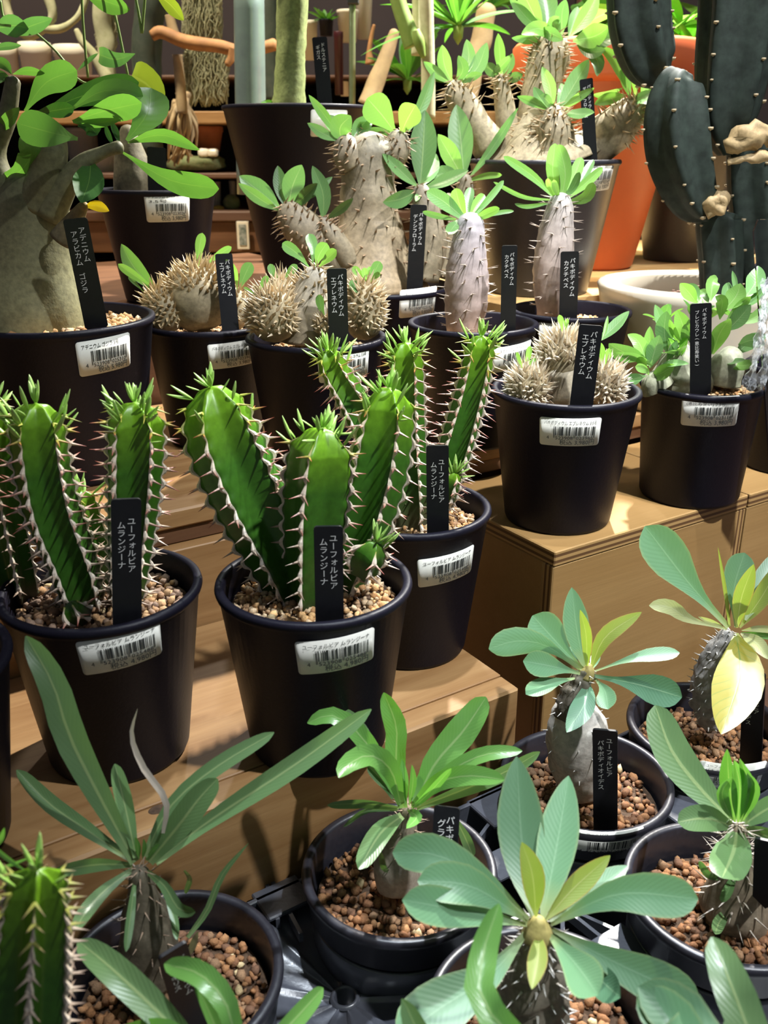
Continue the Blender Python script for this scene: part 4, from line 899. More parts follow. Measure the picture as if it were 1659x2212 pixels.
c3, P, R = trunk(tD1, [(905, 600, 44, -.01), (925, 520, 40, -.01), (918, 450, 30, -.012), (908, 412, 20, -.012)], Y, colr=DN, seed=24, parent=st, name='branch')
thorns(tD1, st, P, R, 60, .0090, .0011, seed=25, up=.2, **TH1)
leaves(tD1, c3, Y - .012, [([(908, 405), (914, 320), (918, 238)], 58, .02, 'l_pachy_d', 'el', dict(roll=.1)), ([(904, 405), (868, 372), (826, 332)], 28, -.01, A_, 'el'), ([(902, 412), (865, 430), (827, 437)], 36, -.03, 'l_pachy_d', 'el'), ([(914, 408), (960, 392), (1012, 368)], 36, -.01, A_, 'el', dict(roll=-.7)), ([(915, 400), (930, 370), (942, 332)], 32, .03, A_, 'el'), ([(905, 415), (902, 425), (898, 435)], 12, -.03, A_, 'el')])
c4, P, R = trunk(tD1, [(960, 600, 34, .02), (990, 500, 28, .02), (1003, 420, 20, .02), (1004, 385, 15, .02)], Y, colr=DN, seed=25, parent=st, name='branch')
thorns(tD1, st, P, R, 50, .0090, .0011, seed=26, up=.2, **TH1)
leaves(tD1, c4, Y + .02, [([(1003, 385), (995, 300), (986, 226)], 54, .02, 'l_pachy', 'el', dict(roll=.1)), ([(1000, 385), (972, 335), (946, 290)], 42, -.01, B_, 'el'), ([(1010, 388), (1060, 325), (1119, 233)], 20, .0, A_, 'el'), ([(1012, 390), (1050, 380), (1084, 378)], 14, -.03, B_, 'st'), ([(998, 390), (960, 375), (935, 385)], 34, -.02, A_, 'el')])
l1, P, R = trunk(tD1, [(745, 575, 40, -.02), (690, 530, 44, -.025), (645, 485, 42, -.03), (622, 458, 30, -.03)], Y, colr=DN, seed=26, parent=st, name='branch')
thorns(tD1, st, P, R, 90, .0090, .0011, seed=27, up=.2, t0=.3, **TH1)
leaves(tD1, l1, Y - .03, [([(605, 450), (562, 415), (517, 380)], 46, 0, A_, 'el', dict(roll=.2)), ([(603, 455), (562, 430), (515, 396)], 26, -.02, A_, 'el'), ([(616, 448), (606, 402), (600, 358)], 31, .01, 'l_pachy_d', 'el'), ([(624, 446), (632, 402), (652, 356)], 48, 0, A_, 'el', dict(roll=-.1)), ([(630, 452), (658, 424), (686, 396)], 28, -.02, 'l_pachy_d', 'el'), ([(640, 440), (690, 405), (718, 382)], 22, .01, 'l_pachy_d', 'el')])
l2, P, R = trunk(tD1, [(755, 570, 24, -.03), (725, 520, 24, -.034), (704, 490, 18, -.036), (698, 476, 12, -.036)], Y, colr=DN, seed=27, parent=st, name='branch')
thorns(tD1, st, P, R, 40, .0080, .001, seed=28, up=.2, t0=.3, **TH1)
leaves(tD1, l2, Y - .036, [([(697, 478), (698, 420), (675, 358)], 35, 0, 'l_pachy_d', 'el', dict(roll=.2)), ([(704, 474), (735, 452), (763, 428)], 20, -.01, 'l_pachy_d', 'el')])
add_tag((905, 442), (896, 614), .878, 35, ('パキポディウム', 'デンシフローラム'), 'black name tag in the wide pot of the branching pachypodium', tail=.012, x0=.12, tsize=.92)

tD2 = potted('potted_pachypodium', 'large many-armed thorny pachypodium in the big black pot at upper right', 'potted plant', .160, .988, Z3, R=.0755, rb=.052, h=.129, drop=.006, seed=17, gsize=.006, mat='pot_gloss')
stick(tD2, 1302, 384, ['パキポディウム デンシフローラム 5号'], '4523908023142', '9,800', W=.036, Hh=.0265, tilt=.05)
Y = .988
D2C = ((0.42, 0.35, 0.22), (0.30, 0.26, 0.17)); TH2 = dict(c0=(0.40, 0.28, 0.15), c1=(0.74, 0.58, 0.38))
st, P, R = trunk(tD2, [(1178, 362, 132), (1170, 330, 118), (1165, 295, 82), (1165, 262, 44)], Y, colr=D2C, bumpy=.2, bscale=60, seed=31)
thorns(tD2, st, P, R, 60, .0100, .0012, seed=32, t0=.4, up=.2, **TH2)
def arm(pts, nth, seed, rows, dy, **kw):
    a, P, R = trunk(tD2, pts, Y, colr=D2C, seed=seed, name='branch', parent=st); thorns(tD2, st, P, R, nth, .0115, .0012, seed=seed + 1, up=.12, t0=.3, **TH2)
    leaves(tD2, a, Y + dy, rows, prof='el', **kw)
arm([(1060, 320, 40, 0), (1015, 250, 32, 0), (988, 205, 28, 0), (982, 185, 18, 0)], 60, 33, [([(976, 178), (960, 140), (955, 97)], 32, 0, B_), ([(972, 180), (944, 158), (915, 133)], 22, -.01, A_), ([(988, 178), (1012, 130), (1008, 85)], 32, .02, A_), ([(992, 180), (1030, 148), (1052, 92)], 34, .01, A_), ([(985, 178), (1000, 150), (990, 120)], 26, -.01, A_), ([(998, 180), (1022, 165), (1042, 160)], 18, -.01, A_)], 0)
arm([(1105, 300, 30, .02), (1090, 230, 22, .02), (1083, 180, 18, .02), (1082, 168, 12, .02)], 50, 34, [([(1083, 165), (1080, 120), (1076, 72)], 24, 0, B_), ([(1078, 168), (1060, 150), (1042, 140)], 26, -.01, 'l_pachy_d'), ([(1086, 168), (1100, 140), (1107, 115)], 22, 0, A_), ([(1060, 162), (1085, 140), (1106, 118)], 18, -.02, A_), ([(1090, 170), (1110, 168), (1130, 160)], 22, -.01, 'l_pachy_d')], .02)
arm([(1150, 300, 42, .015), (1165, 210, 40, .015), (1185, 130, 44, .015), (1192, 95, 36, .015)], 110, 35, [([(1172, 75), (1150, 25), (1118, -40)], 40, .01, B_), ([(1182, 72), (1182, 20), (1172, -40)], 46, .02, A_), ([(1232, 78), (1268, 32), (1292, -15)], 36, .01, B_), ([(1214, 75), (1214, 30), (1222, -2)], 30, .0, A_), ([(1228, 80), (1240, 45), (1248, 14)], 26, .02, A_), ([(1238, 88), (1285, 78), (1316, 58)], 50, -.03, B_, 'el', dict(roll=-.3)), ([(1240, 90), (1300, 88), (1346, 70)], 42, -.02, A_, 'el', dict(roll=-.6)), ([(1205, 82), (1165, 62), (1126, 74)], 32, -.03, B_), ([(1160, 66), (1190, 72), (1217, 86)], 28, -.04, A_), ([(1180, 80), (1145, 85), (1105, 82)], 20, -.02, A_), ([(1210, 75), (1195, 50), (1208, 35)], 30, -.01, A_), ([(1245, 95), (1280, 112), (1308, 108)], 30, -.03, 'l_pachy_d'), ([(1190, 70), (1150, 50), (1100, -5)], 26, 0, A_), ([(1260, 100), (1290, 130), (1290, 165)], 28, -.02, 'l_pachy_d')], .015)
arm([(1190, 340, 44, -.03), (1198, 300, 42, -.032), (1197, 262, 36, -.034), (1196, 244, 24, -.034)], 90, 36, [([(1192, 238), (1188, 190), (1171, 144)], 27, .01, B_), ([(1208, 235), (1235, 192), (1272, 128)], 40, .01, A_, 'el', dict(roll=-.3)), ([(1186, 238), (1152, 220), (1117, 208)], 20, -.01, A_), ([(1212, 238), (1250, 210), (1284, 190)], 18, -.01, B_), ([(1216, 242), (1250, 247), (1284, 243)], 28, -.03, A_, 'el', dict(roll=-.7)), ([(1184, 235), (1165, 210), (1153, 188)], 24, .0, A_), ([(1196, 236), (1180, 215), (1165, 208)], 20, -.02, A_), ([(1204, 235), (1215, 200), (1212, 180)], 20, .02, A_)], -.034)
arm([(1260, 340, 40, -.005), (1320, 285, 48, -.008), (1362, 245, 36, -.01), (1380, 228, 20, -.01)], 110, 37, [([(1352, 190), (1328, 130), (1296, 100)], 26, .02, B_), ([(1362, 212), (1350, 165), (1346, 128)], 23, .01, A_), ([(1372, 208), (1375, 158), (1379, 116)], 23, 0, B_), ([(1384, 208), (1398, 182), (1416, 157)], 23, 0, B_), ([(1386, 212), (1408, 202), (1426, 186)], 22, -.01, B_), ([(1364, 218), (1392, 212), (1422, 226)], 36, -.03, A_, 'el', dict(roll=-.6)), ([(1388, 238), (1450, 228), (1499, 180)], 16, -.02, B_), ([(1392, 246), (1432, 252), (1462, 240)], 34, -.02, B_), ([(1392, 268), (1432, 268), (1472, 278)], 13, -.03, B_), ([(1352, 205), (1310, 215), (1284, 226)], 26, -.01, B_), ([(1345, 190), (1310, 205), (1280, 205)], 16, .01, B_)], -.01)
add_tag((1266, 170), (1276, 340), .948, 28, ('パキポディウム', 'デンシフローラム'), 'black name tag in the big pot of the many-armed pachypodium', tail=.012, x0=.1, tsize=.92)

tTl = potted('potted_dorstenia', 'thick bare green trunk in the tall black pot at the upper middle', 'potted plant', -.0948, 1.09, Z3, R=.0800, rb=.040, h=.1815, seed=18, gravel=False)
stick(tTl, 713, 270, ['ドルステニア ギガス'], None, None, W=.0415, Hh=.026)
g = lathe([(0.0005, 0), (.06, -.002)], 32, (-.0948, 1.09, tTl.zs), cap0=True); tTl.part('soil', g, 'soil')
st, P, R = trunk(tTl, [(622, 250, 38), (625, 190, 34), (628, 120, 32), (630, 50, 33), (634, -40, 34), (636, -120, 34)], 1.09, colr=((0.27, 0.33, 0.12), (0.31, 0.37, 0.15)), bumpy=.12, bscale=110, seed=40)
rosette(tTl, st, at(592, 225, 1.09), 6, .03, .006, (.1, 1.1), 'l_bg', 'el', seed=5)
rosette(tTl, st, at(636, -120, 1.09), 8, .08, .02, (.1, 1.1), 'l_bg', 'el', seed=6)
add_tag((690, 80), (702, 222), 1.06, 32, ('ドルステニア', 'ギガス'), 'black name tag at the top beside the thick green trunk', tail=.012, x0=.12)
tB2 = potted('black_pot', 'plain black pot standing behind the adenium leaves', 'pot', -.216, .93, Z3, R=.0565, rb=.038, h=.104, seed=19, gravel=False)
stick(tB2, 362, 448, ['アデニウム オベスム', '3.5号'], '4523908023026', '3,980', W=.0405, Hh=.0252)
g = lathe([(0.0005, 0), (.048, -.002)], 32, (-.216, .93, tB2.zs), cap0=True); tB2.part('soil', g, 'soil')
trunk(tB2, [(290, 420, 44), (286, 370, 40), (280, 320, 30), (276, 280, 16)], .93, colr=((0.17, 0.15, 0.09), (0.19, 0.17, 0.10)), seed=41)
add_tag((338, 318), (340, 405), .915, 40, None, 'blank black tag behind the adenium in the plain pot', tail=.012)

# ---- cream bowl with the big columnar cactus, far right
def ribbed(t, pts, Y, ribs=5, phase=.3, depth=.30, seed=1, colr=((0.020, 0.030, 0.024), (0.024, 0.036, 0.028)), areole=.022, parent=None, name='stem'):
    rows = []
    for p in pts:
        q = at(p[0], p[1], Y + (p[3] if len(p) > 3 else 0)); rows.append([*q, px2m(p[2], q)])
    n = 46; S = smooth_path(rows, n); P, R = S[:, :3], S[:, 3]; L = np.concatenate([[0], np.cumsum(np.linalg.norm(np.diff(P, axis=0), axis=1))])
    T, A, B = frames(P); seg = ribs * 8; ang = np.arange(seg) / seg * 2 * np.pi + phase; e = np.abs(2 * ((np.arange(seg) % 8) / 8) - 1); sh = 1 - depth * (1 - e ** 1.4)
    V = [P[i] + (A[i] * np.cos(ang)[:, None] + B[i] * np.sin(ang)[:, None]) * (R[i] * sh)[:, None] for i in range(n)]
    j = np.arange(seg)[None]; k = (j + 1) % seg; i = np.arange(n - 1)[:, None] * seg
    f = np.stack([i + j, i + k, i + seg + k, i + seg + j], -1).reshape(-1, 4).tolist(); f += [[(n - 1) * seg + q for q in range(seg)], list(range(seg))[::-1]]
    c0, c1 = np.array(colr[0]), np.array(colr[1]); g = G(); g.add(np.concatenate(V), f, np.repeat(np.array([c0 + (c1 - c0) * x for x in np.linspace(0, 1, n)]), seg, 0))
    o = t.part(name, g, 'cactus', col=True, parent=parent)
    ga = G(); rga = random.Random(seed + int(abs(pts[0][0]))); v, f = (_ico or ico_variants())[2]
    for r in range(ribs):
        a = 2 * np.pi * r / ribs + phase; s = areole * .5
        while s < L[-1]:
            i = int(np.interp(s, L, np.arange(n))); p = P[i] + (A[i] * math.cos(a) + B[i] * math.sin(a)) * R[i]; ga.add(v * rga.uniform(.0016, .0028) + p, f, (0.42, 0.33, 0.20)); s += areole * rga.uniform(.7, 1.5)
    t.part('areoles', ga, 'spine', parent=o, col=True, kind='stuff'); return o
bx, by, bz = .3005, .897, Z2
tC = Thing('potted_cactus', (bx, by, bz), 'massive dark columnar cactus growing from the cream bowl at right', 'potted plant')
g = lathe([(0, 0), (.070, 0), (.074, .006), (.088, .070), (.094, .105), (.096, .1125), (.094, .1150), (.090, .1155), (.079, .1150), (.076, .1120), (.072, .095), (.066, .07)], 72, (bx, by, bz)); tC.part('bowl', g, 'cream', label='glazed cream bowl with a broad flat rim')
g = G(); tt = lathe([(0.0005, .094), (.0725, .094)], 32, (bx, by, bz), cap0=True); tC.part('soil', tt, 'soil')
ic = _ico or ico_variants(); rg = random.Random(3)
for q in range(420):
    a = rg.uniform(0, 6.28); r = .070 * math.sqrt(rg.random()); s = rg.uniform(.0015, .0036); v, f = ic[rg.randrange(8)]
    g.add(v * np.array([s, s, s * .4]) @ rotm(rg.uniform(0, 6), rg.uniform(-.6, .6), 0).T + np.array([bx + r * math.cos(a), by + r * math.sin(a), bz + .095 + rg.uniform(0, .003)]), f, np.array(rg.choice([(0.30, 0.17, 0.13), (0.22, 0.13, 0.10), (0.36, 0.24, 0.18)])))
tC.part('bark_chips', g, 'chips', col=True, kind='stuff')
Yc = .90
m0 = ribbed(tC, [(1556, 640, 46), (1556, 560, 50), (1552, 480, 52), (1560, 455, 46)], Yc, 5, .2)
m1 = ribbed(tC, [(1530, 470, 18, -.01), (1500, 430, 52, -.012), (1470, 340, 70, -.014), (1462, 250, 70, -.014), (1468, 180, 52, -.012), (1480, 155, 20, -.012)], Yc, 5, .75)
m2 = ribbed(tC, [(1640, 640, 40, .02), (1640, 520, 60, .02), (1628, 400, 62, .02), (1625, 300, 60, .02)], Yc, 5, .1)
m3 = ribbed(tC, [(1580, 330, 30, .0), (1572, 260, 66, .0), (1585, 150, 84, .0), (1600, 20, 92, .0), (1605, -120, 92, .0)], Yc, 5, .35, areole=.026)
m4 = ribbed(tC, [(1432, 182, 20, .03), (1405, 140, 58, .03), (1382, 60, 70, .03), (1376, -40, 72, .03), (1374, -140, 72, .03)], Yc, 5, .2, areole=.026)
for pts in ([(1425, 190, 14, .01), (1450, 178, 18, .0), (1482, 165, 13, -.005)], [(1520, 455, 20, -.02), (1545, 440, 26, -.022), (1568, 425, 14, -.022)], [(1565, 315, 16, -.035), (1605, 300, 24, -.04), (1645, 290, 22, -.04), (1680, 300, 20, -.04)], [(1572, 352, 7, -.04), (1610, 344, 9, -.042), (1655, 335, 14, -.042)]):
    trunk(tC, pts, Yc, n=12, colr=((0.40, 0.29, 0.14), (0.46, 0.33, 0.17)), bumpy=.75, bscale=150, seed=4, name='callus', parent=m1)

# ---- tall orange pot behind, with a dark column rising from it
ox, oy = at(1298, 330, 1.20)[:2]
tO = Thing('potted_plant', (ox, oy, Z3), 'bright leafy plant in the tall orange plastic pot at the back right', 'potted plant')
zt = at(1298, 96, 1.20)[2] - Z3; Rr = px2m(207, at(1298, 96, 1.20)); rb = px2m(84, at(1298, 575, 1.20))
tO.part('pot', lathe([(0, .002), (rb - .004, 0), (rb, .004), (Rr - .020, zt - .045), (Rr - .016, zt - .044), (Rr - .003, zt - .040), (Rr, zt - .036), (Rr, zt - .004), (Rr - .004, zt), (Rr - .009, zt - .002), (Rr - .012, zt - .02), (Rr - .03, zt - .10)], 72, (ox, oy, Z3)), 'orange', label='tall orange plastic pot with a thick rolled rim')
tO.part('soil', lathe([(0.0005, zt - .03), (Rr - .014, zt - .03)], 32, (ox, oy, Z3), cap0=True), 'soil')
tst, P, R = trunk(tO, [(1330, 190, 12), (1340, 110, 10), (1352, 20, 8)], 1.24, colr=((0.10, 0.14, 0.04), (0.14, 0.2, 0.05)), seed=77)
for i, (u_, v_, y_) in enumerate(((1470, 60, 1.30), (1500, 110, 1.30), (1430, 0, 1.28), (1352, 20, 1.24))): rosette(tO, tst, at(u_, v_, y_), 6, .085, .05, (-.1, 1.2), 'l_pachy_b', 'ro', seed=90 + i)
bp = at(1462, 555, 1.28)
t = Thing('black_pot', (bp[0], bp[1], Z3), 'glossy black pot in shadow between orange pot and cactus', 'pot')
t.part('pot', lathe(pot_profile(.068, .044, .14, 'std'), 56, (bp[0], bp[1], Z3)), 'pot_gloss'); t.part('soil', lathe([(0.0005, .125), (.058, .125)], 24, (bp[0], bp[1], Z3), cap0=True), 'soil')
rosette(t, None, np.array([bp[0], bp[1], Z3 + .11]), 9, .07, .018, (.4, 1.3), 'l_pachy_d', 'el', seed=4)

# ---- clear acrylic stand at the right edge
p = at(1650, 480, .64)
t = Thing('acrylic_sign_stand', (at(1650, 860, .66)[0], .66, ZB), 'clear acrylic sign stand with crinkled film at the right edge', 'sign stand')
def slab(pts, Y, th):
    q = np.array([at(a, b_, Y + (c if c else 0)) for a, b_, c in pts]); m = len(q); g = G(); n = np.array([0, -th, 0])
    g.add(np.concatenate([q + n / 2, q - n / 2]), [list(range(m)), list(range(2 * m - 1, m - 1, -1))] + [[i, m + i, m + (i + 1) % m, (i + 1) % m] for i in range(m)]); return g
t.part('panel', slab([(1627, 500, 0), (1637, 474, 0), (1690, 474, 0), (1720, 1010, 0), (1662, 1010, 0)], .66, .003), 'acrylic', smooth=False)
gf = G()
for k, (a, b_, wd) in enumerate((((1660, 600), (1612, 852), 26), ((1668, 660), (1640, 840), 22), ((1650, 640), (1625, 800), 18))):
    P = smooth_path([at(*a, .655), at((a[0] + b_[0]) / 2 + 6, (a[1] + b_[1]) / 2, .646 - .004 * k), at(*b_, .650)], 24); V = []
    for i, q in enumerate(P):
        for x in np.linspace(-1, 1, 7): V.append(q + np.array([x * px2m(wd, q) * .5 * (.7 + .3 * math.sin(i * .7 + k)), .0035 * math.sin(x * 5 + i * .9 + k) + .002 * math.sin(i * 1.7), .001 * math.sin(i + x * 3)]))
    gf.add(V, [[i * 7 + j, i * 7 + j + 1, (i + 1) * 7 + j + 1, (i + 1) * 7 + j] for i in range(23) for j in range(6)])
t.part('film', gf, 'film')

# ------------------------------------------------------------------ carrier tray with its pots
PT = {'L': (-.1006, .3273), 'G': (.0084, .396), 'H': (.1251, .473), 'I': (.2185, .530), 'J': (.1800, .380), 'K': (.0715, .3035), 'N': (-.040, .232), 'O': (.150, .212)}
ZP = H0 - .362 - .092
tx, ty = .06, .36
tT = Thing('carrier_tray', (tx, ty, ZT), 'glossy black plastic pot carrier tray with webbed cells on the table', 'tray')
g = G(); ux = np.array([UX, UY]); wx = np.array([-UY, UX])
def lp(u, w, z): x, y = uw(u, w); return np.array([x, y, z])
def lbox(u0, u1, w0, w1, z0, z1, name='web_bar'):
    g = chbox((u0, w0, z0), (u1, w1, z1), .0006); V = np.concatenate(g.v); xy = np.array([uw(a, b_) for a, b_ in V[:, :2]]); g.v = [np.column_stack([xy, V[:, 2]])]; return tT.part(name, g, 'tray', smooth=False)
U0, U1, W0, W1 = -.10, .56, -.02, .3745
lbox(U0, U1, W0, W1, ZT, ZT + .003, 'base_plate')
for a in ((U0, U1, W1 - .003, W1), (U0, U1, W0, W0 + .003), (U0, U0 + .003, W0, W1), (U1 - .003, U1, W0, W1)): lbox(*a, ZT + .003, ZTRAY, 'side_wall')
for k, (x, y) in PT.items():
    rr = .0446
    tT.part('cell_ring', lathe([(rr + .002, ZTRAY - .030), (rr + .0014, ZTRAY), (rr + .0026, ZTRAY + .0008), (rr + .0036, ZTRAY - .0006), (rr + .0034, ZTRAY - .030), (rr + .002, ZTRAY - .030)], 56, (x, y, 0)), 'tray')
def bar(a, b_, w=.0022, hgt=.006, z=ZTRAY - .002):
    a = np.array(a); b_ = np.array(b_); d = nrm(b_ - a); s = np.array([-d[1], d[0]]) * w / 2; q = []
    for zz in (z - hgt, z): q += [[*(a + s), zz], [*(b_ + s), zz], [*(b_ - s), zz], [*(a - s), zz]]
    g = G(); g.add(q, [[0, 1, 2, 3], [7, 6, 5, 4], [0, 4, 5, 1], [1, 5, 6, 2], [2, 6, 7, 3], [3, 7, 4, 0]]); return tT.part('web_bar', g, 'tray', smooth=False)
def pad(u, v, s, rz=TH):
    c = atz(u, v, ZTRAY); g = chbox((-s, -s * .8, -.003), (s, s * .8, 0.0), .0008); V = np.concatenate(g.v); ca, sa = math.cos(rz), math.sin(rz)
    g.v = [np.column_stack([V[:, 0] * ca - V[:, 1] * sa, V[:, 0] * sa + V[:, 1] * ca, V[:, 2]]) + c]; tT.part('pad', g, 'tray', smooth=False); return c[:2]
pads = [pad(1085, 1735, .018), pad(1092, 1858, .013), pad(1335, 2045, .014), pad(1480, 1725, .022), pad(610, 1935, .014), pad(1010, 2000, .008)]
hub = atz(1215, 1950, ZTRAY)[:2]
for q in (pads[1], pads[2], (PT['K'][0] + .02, PT['K'][1] + .05), (PT['H'][0] - .02, PT['H'][1] - .052), (PT['J'][0] - .05, PT['J'][1] - .004), (PT['G'][0] + .052, PT['G'][1] - .012)): bar(hub, q)
bar(pads[0], pads[1]); bar(pads[0], (PT['G'][0] + .04, PT['G'][1] + .04)); bar(pads[1], (PT['H'][0] - .045, PT['H'][1] - .03))
c0 = atz(560, 1850, ZTRAY)[:2]
for q in (atz(690, 1790, ZTRAY)[:2], atz(640, 1870, ZTRAY)[:2], pads[4], atz(600, 1980, ZTRAY)[:2], atz(520, 1880, ZTRAY)[:2], atz(545, 1815, ZTRAY)[:2]): bar(c0, q)
bar(atz(540, 1990, ZTRAY)[:2], pads[4]); bar(atz(650, 2010, ZTRAY)[:2], pads[4])
# webbed dish between the front pots
dc = atz(745, 2158, ZTRAY - .018); n_a, n_r = 120, 16; V = []
for i in range(n_r):
    r = .0056 + (.064 - .0056) * (i / (n_r - 1)); f_ = i / (n_r - 1)
    for j in range(n_a):
        a = 2 * np.pi * j / n_a; rib = max(0, math.cos(a * 10 + .4)) ** 24 + max(0, math.cos(a * 10 + 1.0)) ** 24
        V.append([dc[0] + r * math.cos(a), dc[1] + r * math.sin(a), dc[2] + .013 * f_ ** 1.6 + .0022 * rib * min(1, f_ * 6 + .2) + .0006 * math.sin(a * 5 + f_ * 6)])
g = G(); g.add(V, [[i * n_a + j, i * n_a + (j + 1) % n_a, (i + 1) * n_a + (j + 1) % n_a, (i + 1) * n_a + j] for i in range(n_r - 1) for j in range(n_a)]); tT.part('webbed_dish', g, 'tray', label='webbed dish with raised ribs and a centre hole')
tT.part('drain_collar', lathe([(.0078, .0006), (.0070, .0022), (.0058, .0024), (.0052, .0012), (.0050, -.012), (.0002, -.013)], 32, dc), 'tray')
# the pots in the tray
def traypot(key, name, label, seed, **kw):
    x, y = PT[key]; return potted(name, label, 'potted plant', x, y, ZP, **TRAYPOT, style='tray', mat='pot_gloss', drop=.016, pal='brown', gsize=.0058, seed=seed, **kw)
GC = ((0.26, 0.22, 0.16), (0.20, 0.17, 0.11))
tG = traypot('G', 'potted_pachypodium', 'green strap-leaved pachypodium in the tray pot below the middle euphorbia', 51, group='strap leaved pachypodiums')
Y = .392; st, P, R = trunk(tG, [(862, 1905, 50), (858, 1868, 50), (866, 1820, 38), (878, 1778, 24), (882, 1748, 16)], Y, colr=((0.42, 0.37, 0.30), (0.22, 0.17, 0.10)), bumpy=.12, seed=51)
thorns(tG, st, P, R, 40, .007, .0004, (0.35, 0.24, 0.16), (0.45, 0.33, 0.25), seed=52, t0=.4, up=.3)
Q_ = 'l_grac_b'; W_ = 'l_grac'
leaves(tG, st, Y - .004, [([(872, 1745), (856, 1650), (856, 1570), (829, 1496)], 50, .02, Q_, 'st', dict(wave=.2)), ([(898, 1735), (940, 1650), (1000, 1580), (1050, 1506)], 66, .03, Q_, 'st', dict(fold=.3, wave=.15)), ([(905, 1735), (960, 1675), (1040, 1632), (1128, 1622)], 36, .0, Q_, 'st', dict(roll=-.4)), ([(895, 1738), (945, 1692), (1010, 1676), (1090, 1684)], 46, -.03, Q_, 'st', dict(roll=-.3)), ([(900, 1745), (1010, 1702), (1090, 1668), (1166, 1624)], 38, .02, W_, 'st', dict(roll=.6)), ([(868, 1735), (815, 1640), (765, 1575), (715, 1545), (664, 1562)], 42, .0, Q_, 'st', dict(roll=.2)), ([(866, 1738), (845, 1665), (800, 1632), (755, 1650), (732, 1680)], 52, -.045, Q_, 'st', dict(roll=.3)), ([(862, 1735), (815, 1640), (775, 1570), (743, 1531)], 30, .03, W_, 'st'), ([(862, 1745), (785, 1736), (707, 1739)], 22, -.01, W_, 'st', dict(roll=-.5)), ([(858, 1750), (790, 1752), (742, 1786)], 11, -.01, W_, 'st'), ([(868, 1762), (822, 1800), (775, 1878)], 48, -.05, W_, 'st', dict(roll=.1)), ([(985, 1770), (1005, 1810), (1022, 1850)], 24, 0, W_, 'st'), ([(876, 1740), (872, 1680), (868, 1640)], 20, .005, Q_, 'el'), ([(884, 1740), (892, 1690), (890, 1652)], 16, 0, Q_, 'el'), ([(892, 1742), (910, 1690), (930, 1648)], 28, .012, Q_, 'st'), ([(890, 1745), (920, 1720), (975, 1660)], 18, -.02, Q_, 'st'), ([(850, 1725), (830, 1690), (795, 1655)], 26, .01, W_, 'st'), ([(880, 1750), (900, 1765), (878, 1790)], 26, -.03, Q_, 'el'), ([(845, 1885), (830, 1875), (822, 1840)], 14, -.03, 'l_pachy_d', 'st')])
add_tag((966, 1742), (958, 1880), .352, 56, ('パキポディウム', 'グラキリス'), 'black name tag in the tray pot behind the grey green rosette', tail=.012, x0=.2, yaw=-.15, tsize=1.15, dYtop=.012)
tH = traypot('H', 'potted_euphorbia', 'blue green rosette on a swollen grey trunk in front of the plywood crate', 52, group='grey green rosette euphorbias')
stick(tH, 1310, 1826, ['ユーフォルビア', 'パキポディオイデス'], '4523908025471', '3,980', Hh=.024)
Y = .474; st, P, R = trunk(tH, [(1258, 1705, 46), (1254, 1668, 58), (1248, 1615, 66), (1246, 1570, 64), (1242, 1535, 48)], Y, n=34, seg=28, colr=((0.40, 0.33, 0.26), (0.56, 0.53, 0.48)), bumpy=.10, bscale=120, seed=53)
thorns(tH, st, P, R, 30, .0045, .0005, (0.5, 0.48, 0.44), (0.66, 0.63, 0.58), seed=54, t0=.3, up=.05)
nk, P, R = trunk(tH, [(1226, 1545, 30, -.01), (1235, 1510, 28, -.01), (1252, 1478, 24, -.008), (1266, 1452, 18, -.006)], Y, colr=((0.10, 0.08, 0.065), (0.12, 0.11, 0.07)), bumpy=.35, bscale=260, seed=55, name='neck', parent=st)
thorns(tH, st, P, R, 40, .005, .0005, (0.5, 0.48, 0.44), (0.66, 0.63, 0.58), seed=56, up=.05)
X_ = 'l_blue'; Z_ = 'l_blue_d'; O_ = 'l_olive'
trunk(tH, [(1264, 1462, 20, -.007), (1270, 1446, 15, -.007), (1272, 1438, 9, -.007)], Y, n=8, colr=((0.34, 0.27, 0.10), (0.46, 0.38, 0.12)), bumpy=.1, seed=8, name='growing_tip', parent=st)
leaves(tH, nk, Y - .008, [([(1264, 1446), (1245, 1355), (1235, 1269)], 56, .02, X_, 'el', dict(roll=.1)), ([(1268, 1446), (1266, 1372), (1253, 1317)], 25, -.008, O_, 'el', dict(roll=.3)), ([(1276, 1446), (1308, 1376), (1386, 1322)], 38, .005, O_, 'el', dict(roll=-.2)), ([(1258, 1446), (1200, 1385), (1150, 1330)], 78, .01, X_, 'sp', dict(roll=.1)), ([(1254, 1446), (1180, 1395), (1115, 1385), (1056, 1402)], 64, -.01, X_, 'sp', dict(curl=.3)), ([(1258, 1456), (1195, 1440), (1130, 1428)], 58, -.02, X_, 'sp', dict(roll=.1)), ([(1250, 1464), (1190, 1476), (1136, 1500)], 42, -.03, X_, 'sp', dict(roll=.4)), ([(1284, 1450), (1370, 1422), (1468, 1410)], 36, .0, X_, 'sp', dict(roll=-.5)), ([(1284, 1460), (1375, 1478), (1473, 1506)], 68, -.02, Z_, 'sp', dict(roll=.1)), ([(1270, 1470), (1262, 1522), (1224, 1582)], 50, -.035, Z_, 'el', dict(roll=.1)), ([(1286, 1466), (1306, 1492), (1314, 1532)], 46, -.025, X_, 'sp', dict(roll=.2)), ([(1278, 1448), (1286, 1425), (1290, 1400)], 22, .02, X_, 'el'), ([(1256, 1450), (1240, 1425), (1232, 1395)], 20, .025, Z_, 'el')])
add_tag((1307, 1576), (1308, 1782), .437, 52, ('ユーフォルビア', 'パキポディオイデス'), 'black name tag beside the swollen grey trunk in the tray', tail=.012, x0=.1, tsize=.92)
tI = traypot('I', 'potted_euphorbia', 'rosette with one hanging yellow leaf in the right rear tray pot', 53, group='grey green rosette euphorbias')
stick(tI, 1585, 1660, ['ユーフォルビア', 'パキポディオイデス'], '4523908025471', '3,980', Hh=.024)
